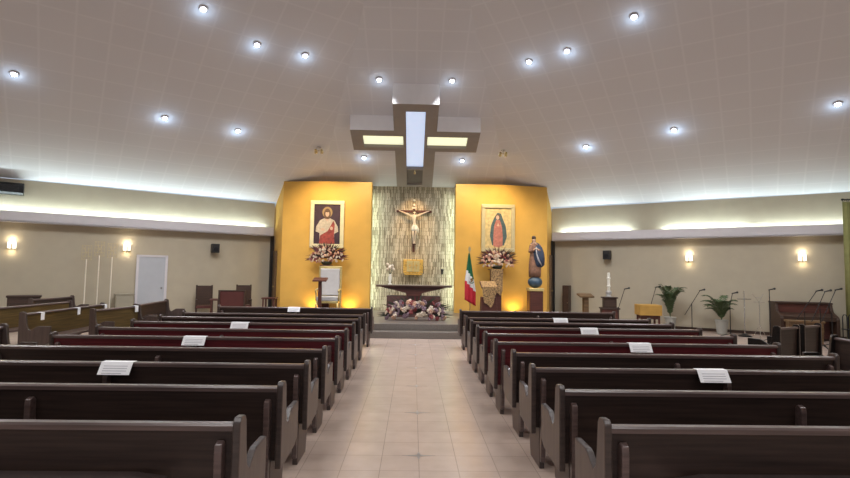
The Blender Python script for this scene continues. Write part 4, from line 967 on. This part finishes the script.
# ------------------------------------------------------------------ left side: chairs, poles, cabinet
def wood_chair(name, lab, x, y, rz, wd, ht, mback, mseat, sd_=0.5):
    t = thing(name, lab, 'chair', (x, y, 0), rz)
    for sx in (-1, 1):
        bm = B(); box(bm, sx*(wd/2-0.03)-0.025, sx*(wd/2-0.03)+0.025, 0.20, 0.25, 0, ht); obj('rear_leg', bm, M['brownd'], t)
        bm = B(); box(bm, sx*(wd/2-0.03)-0.025, sx*(wd/2-0.03)+0.025, -0.25, -0.20, 0, 0.66); obj('front_leg', bm, M['brownd'], t)
        bm = B(); box(bm, sx*(wd/2-0.03)-0.03, sx*(wd/2-0.03)+0.03, -0.28, 0.22, 0.66, 0.70); obj('armrest', bm, M['brownd'], t, bevel=0.01)
    bm = B(); box(bm, -wd/2+0.05, wd/2-0.05, 0.19, 0.24, 0.50, ht-0.02); obj('backrest', bm, mback, t, bevel=0.01)
    bm = B(); box(bm, -wd/2+0.02, wd/2-0.02, -0.26, 0.22, 0.42, 0.49); obj('seat', bm, mseat, t, bevel=0.015)
    return t
wood_chair('high_backed_chair', 'dark high-backed chair by the left wall, nearer the white door', -6.72, 16.75, 0.42, 0.52, 1.15, M['brownd'], M['wine'])
wood_chair('high_backed_chair', 'dark high-backed chair by the left wall, nearer the yellow wall', -5.62, 17.25, 0.35, 0.50, 1.17, M['brownd'], M['wine'])
t = thing('wine_red_panel_seat', 'low broad seat with a wine red back between two high-backed chairs', 'chair', (-5.58, 16.0, 0), 0.12)
bm = B(); box(bm, -0.36, 0.36, 0.0, 0.07, 0.35, 1.0); obj('backrest', bm, M['wine'], t, bevel=0.03)
bm = B(); box(bm, -0.40, -0.355, -0.02, 0.09, 0, 1.03); box(bm, 0.355, 0.40, -0.02, 0.09, 0, 1.03); box(bm, -0.40, 0.40, -0.01, 0.08, 1.0, 1.03); obj('back_frame', bm, M['brownd'], t)
bm = B(); box(bm, -0.36, 0.36, 0.07, 0.5, 0.38, 0.46); obj('seat', bm, M['wine'], t, bevel=0.02)
for sx in (-1, 1):
    bm = B(); box(bm, sx*0.34-0.025, sx*0.34+0.025, 0.44, 0.49, 0, 0.40); obj('leg', bm, M['brownd'], t)
def side_table(lab, x, y, wd, ht, m, rz=0.3, body=False):
    t = thing('side_table', lab, 'table', (x, y, 0), rz)
    bm = B(); box(bm, -wd/2, wd/2, -0.2, 0.2, ht-0.05, ht); obj('table_top', bm, m, t, bevel=0.008)
    if body: bm = B(); prism(bm, [(-wd/2+0.12, ht-0.35), (wd/2-0.12, ht-0.35), (wd/2-0.02, ht-0.05), (-wd/2+0.02, ht-0.05)], -0.18, 0.18, 'Y'); obj('apron', bm, m, t)
    for sx in (-1, 1):
        for sy in (-1, 1):
            bm = B(); box(bm, sx*(wd/2-0.05)-0.022, sx*(wd/2-0.05)+0.022, sy*0.16-0.022, sy*0.16+0.022, 0, ht-0.05); obj('leg', bm, m, t)
    return t
side_table('small dark side table right beside the nearer high-backed chair', -6.22, 16.35, 0.30, 0.74, M['brown'])
side_table('small dark red stool table in the corner by the left yellow wall', -4.66, 16.9, 0.44, 0.78, M['brown'], 0.0)
side_table('dark table at the far left beyond the side pews', -9.98, 13.45, 0.72, 0.92, M['brownd'], 0.6, True)
t = thing('narrow_cabinet', 'narrow dark cabinet in the corner between right beige wall and yellow wall', 'cabinet', (5.42, 17.95, 0), -0.596)
bm = B(); box(bm, -0.11, 0.11, -0.14, 0.14, 0.03, 1.30); obj('body', bm, M['brownd'], t, bevel=0.008)
bm = B(); box(bm, -0.095, 0.095, -0.155, -0.14, 0.08, 1.26); d = obj('door', bm, M['brownd'], t); bm = B(); ball(bm, (0.07, -0.165, 0.7), 0.012, 1); obj('knob', bm, M['brass'], d)
t = thing('small_cabinet', 'low grey beige cabinet against the wall left of the white door', 'cabinet', (-8.72, 15.75, 0), 0.596)
bm = B(); box(bm, -0.24, 0.24, -0.17, 0.17, 0.04, 0.86); obj('body', bm, M['greybox'], t, bevel=0.01)
bm = B(); box(bm, -0.22, 0.22, -0.185, -0.17, 0.08, 0.80); d = obj('door', bm, M['greybox'], t, bevel=0.006)
bm = B(); ball(bm, (0.17, -0.195, 0.5), 0.014, 1); obj('knob', bm, M['chrome'], d)
bm = B(); box(bm, -0.26, 0.26, -0.19, 0.18, 0.86, 0.88); obj('top', bm, M['greybox'], t)
for x, y, h, lab in ((-9.50, 15.09, 2.30, 'tall pale metal pole with lattice head, left of the three'), (-9.24, 15.26, 2.42, 'tall pale metal pole with lattice head, middle and highest of the three'), (-8.97, 15.44, 2.38, 'tall pale metal pole with lattice head, right of the three')):
    t = thing('lattice_pole', lab, 'pole', (x, y, 0), 0.596, 'tall metal poles by the left wall')
    bm = B(); lathe(bm, [(0.12, 0), (0.12, 0.03), (0.03, 0.07)], 16); obj('base', bm, M['brownd'], t)
    bm = B(); tube(bm, [(0, 0, 0.05), (0, 0, h-0.40)], 0.017); obj('pole', bm, M['silver'], t)
    bm = B()
    for k in range(4):
        x0 = -0.12 + 0.08*k; tube(bm, [(x0, 0, h-0.42), (x0, 0, h)], 0.0035, 5)
    for k in range(5):
        z0 = h-0.42 + 0.105*k; tube(bm, [(-0.12, 0, z0), (0.12, 0, z0)], 0.0035, 5)
    tube(bm, [(-0.12, 0, h-0.42), (0.12, 0, h)], 0.0035, 5); tube(bm, [(0.12, 0, h-0.42), (-0.12, 0, h)], 0.0035, 5)
    obj('lattice', bm, M['brass'], t)
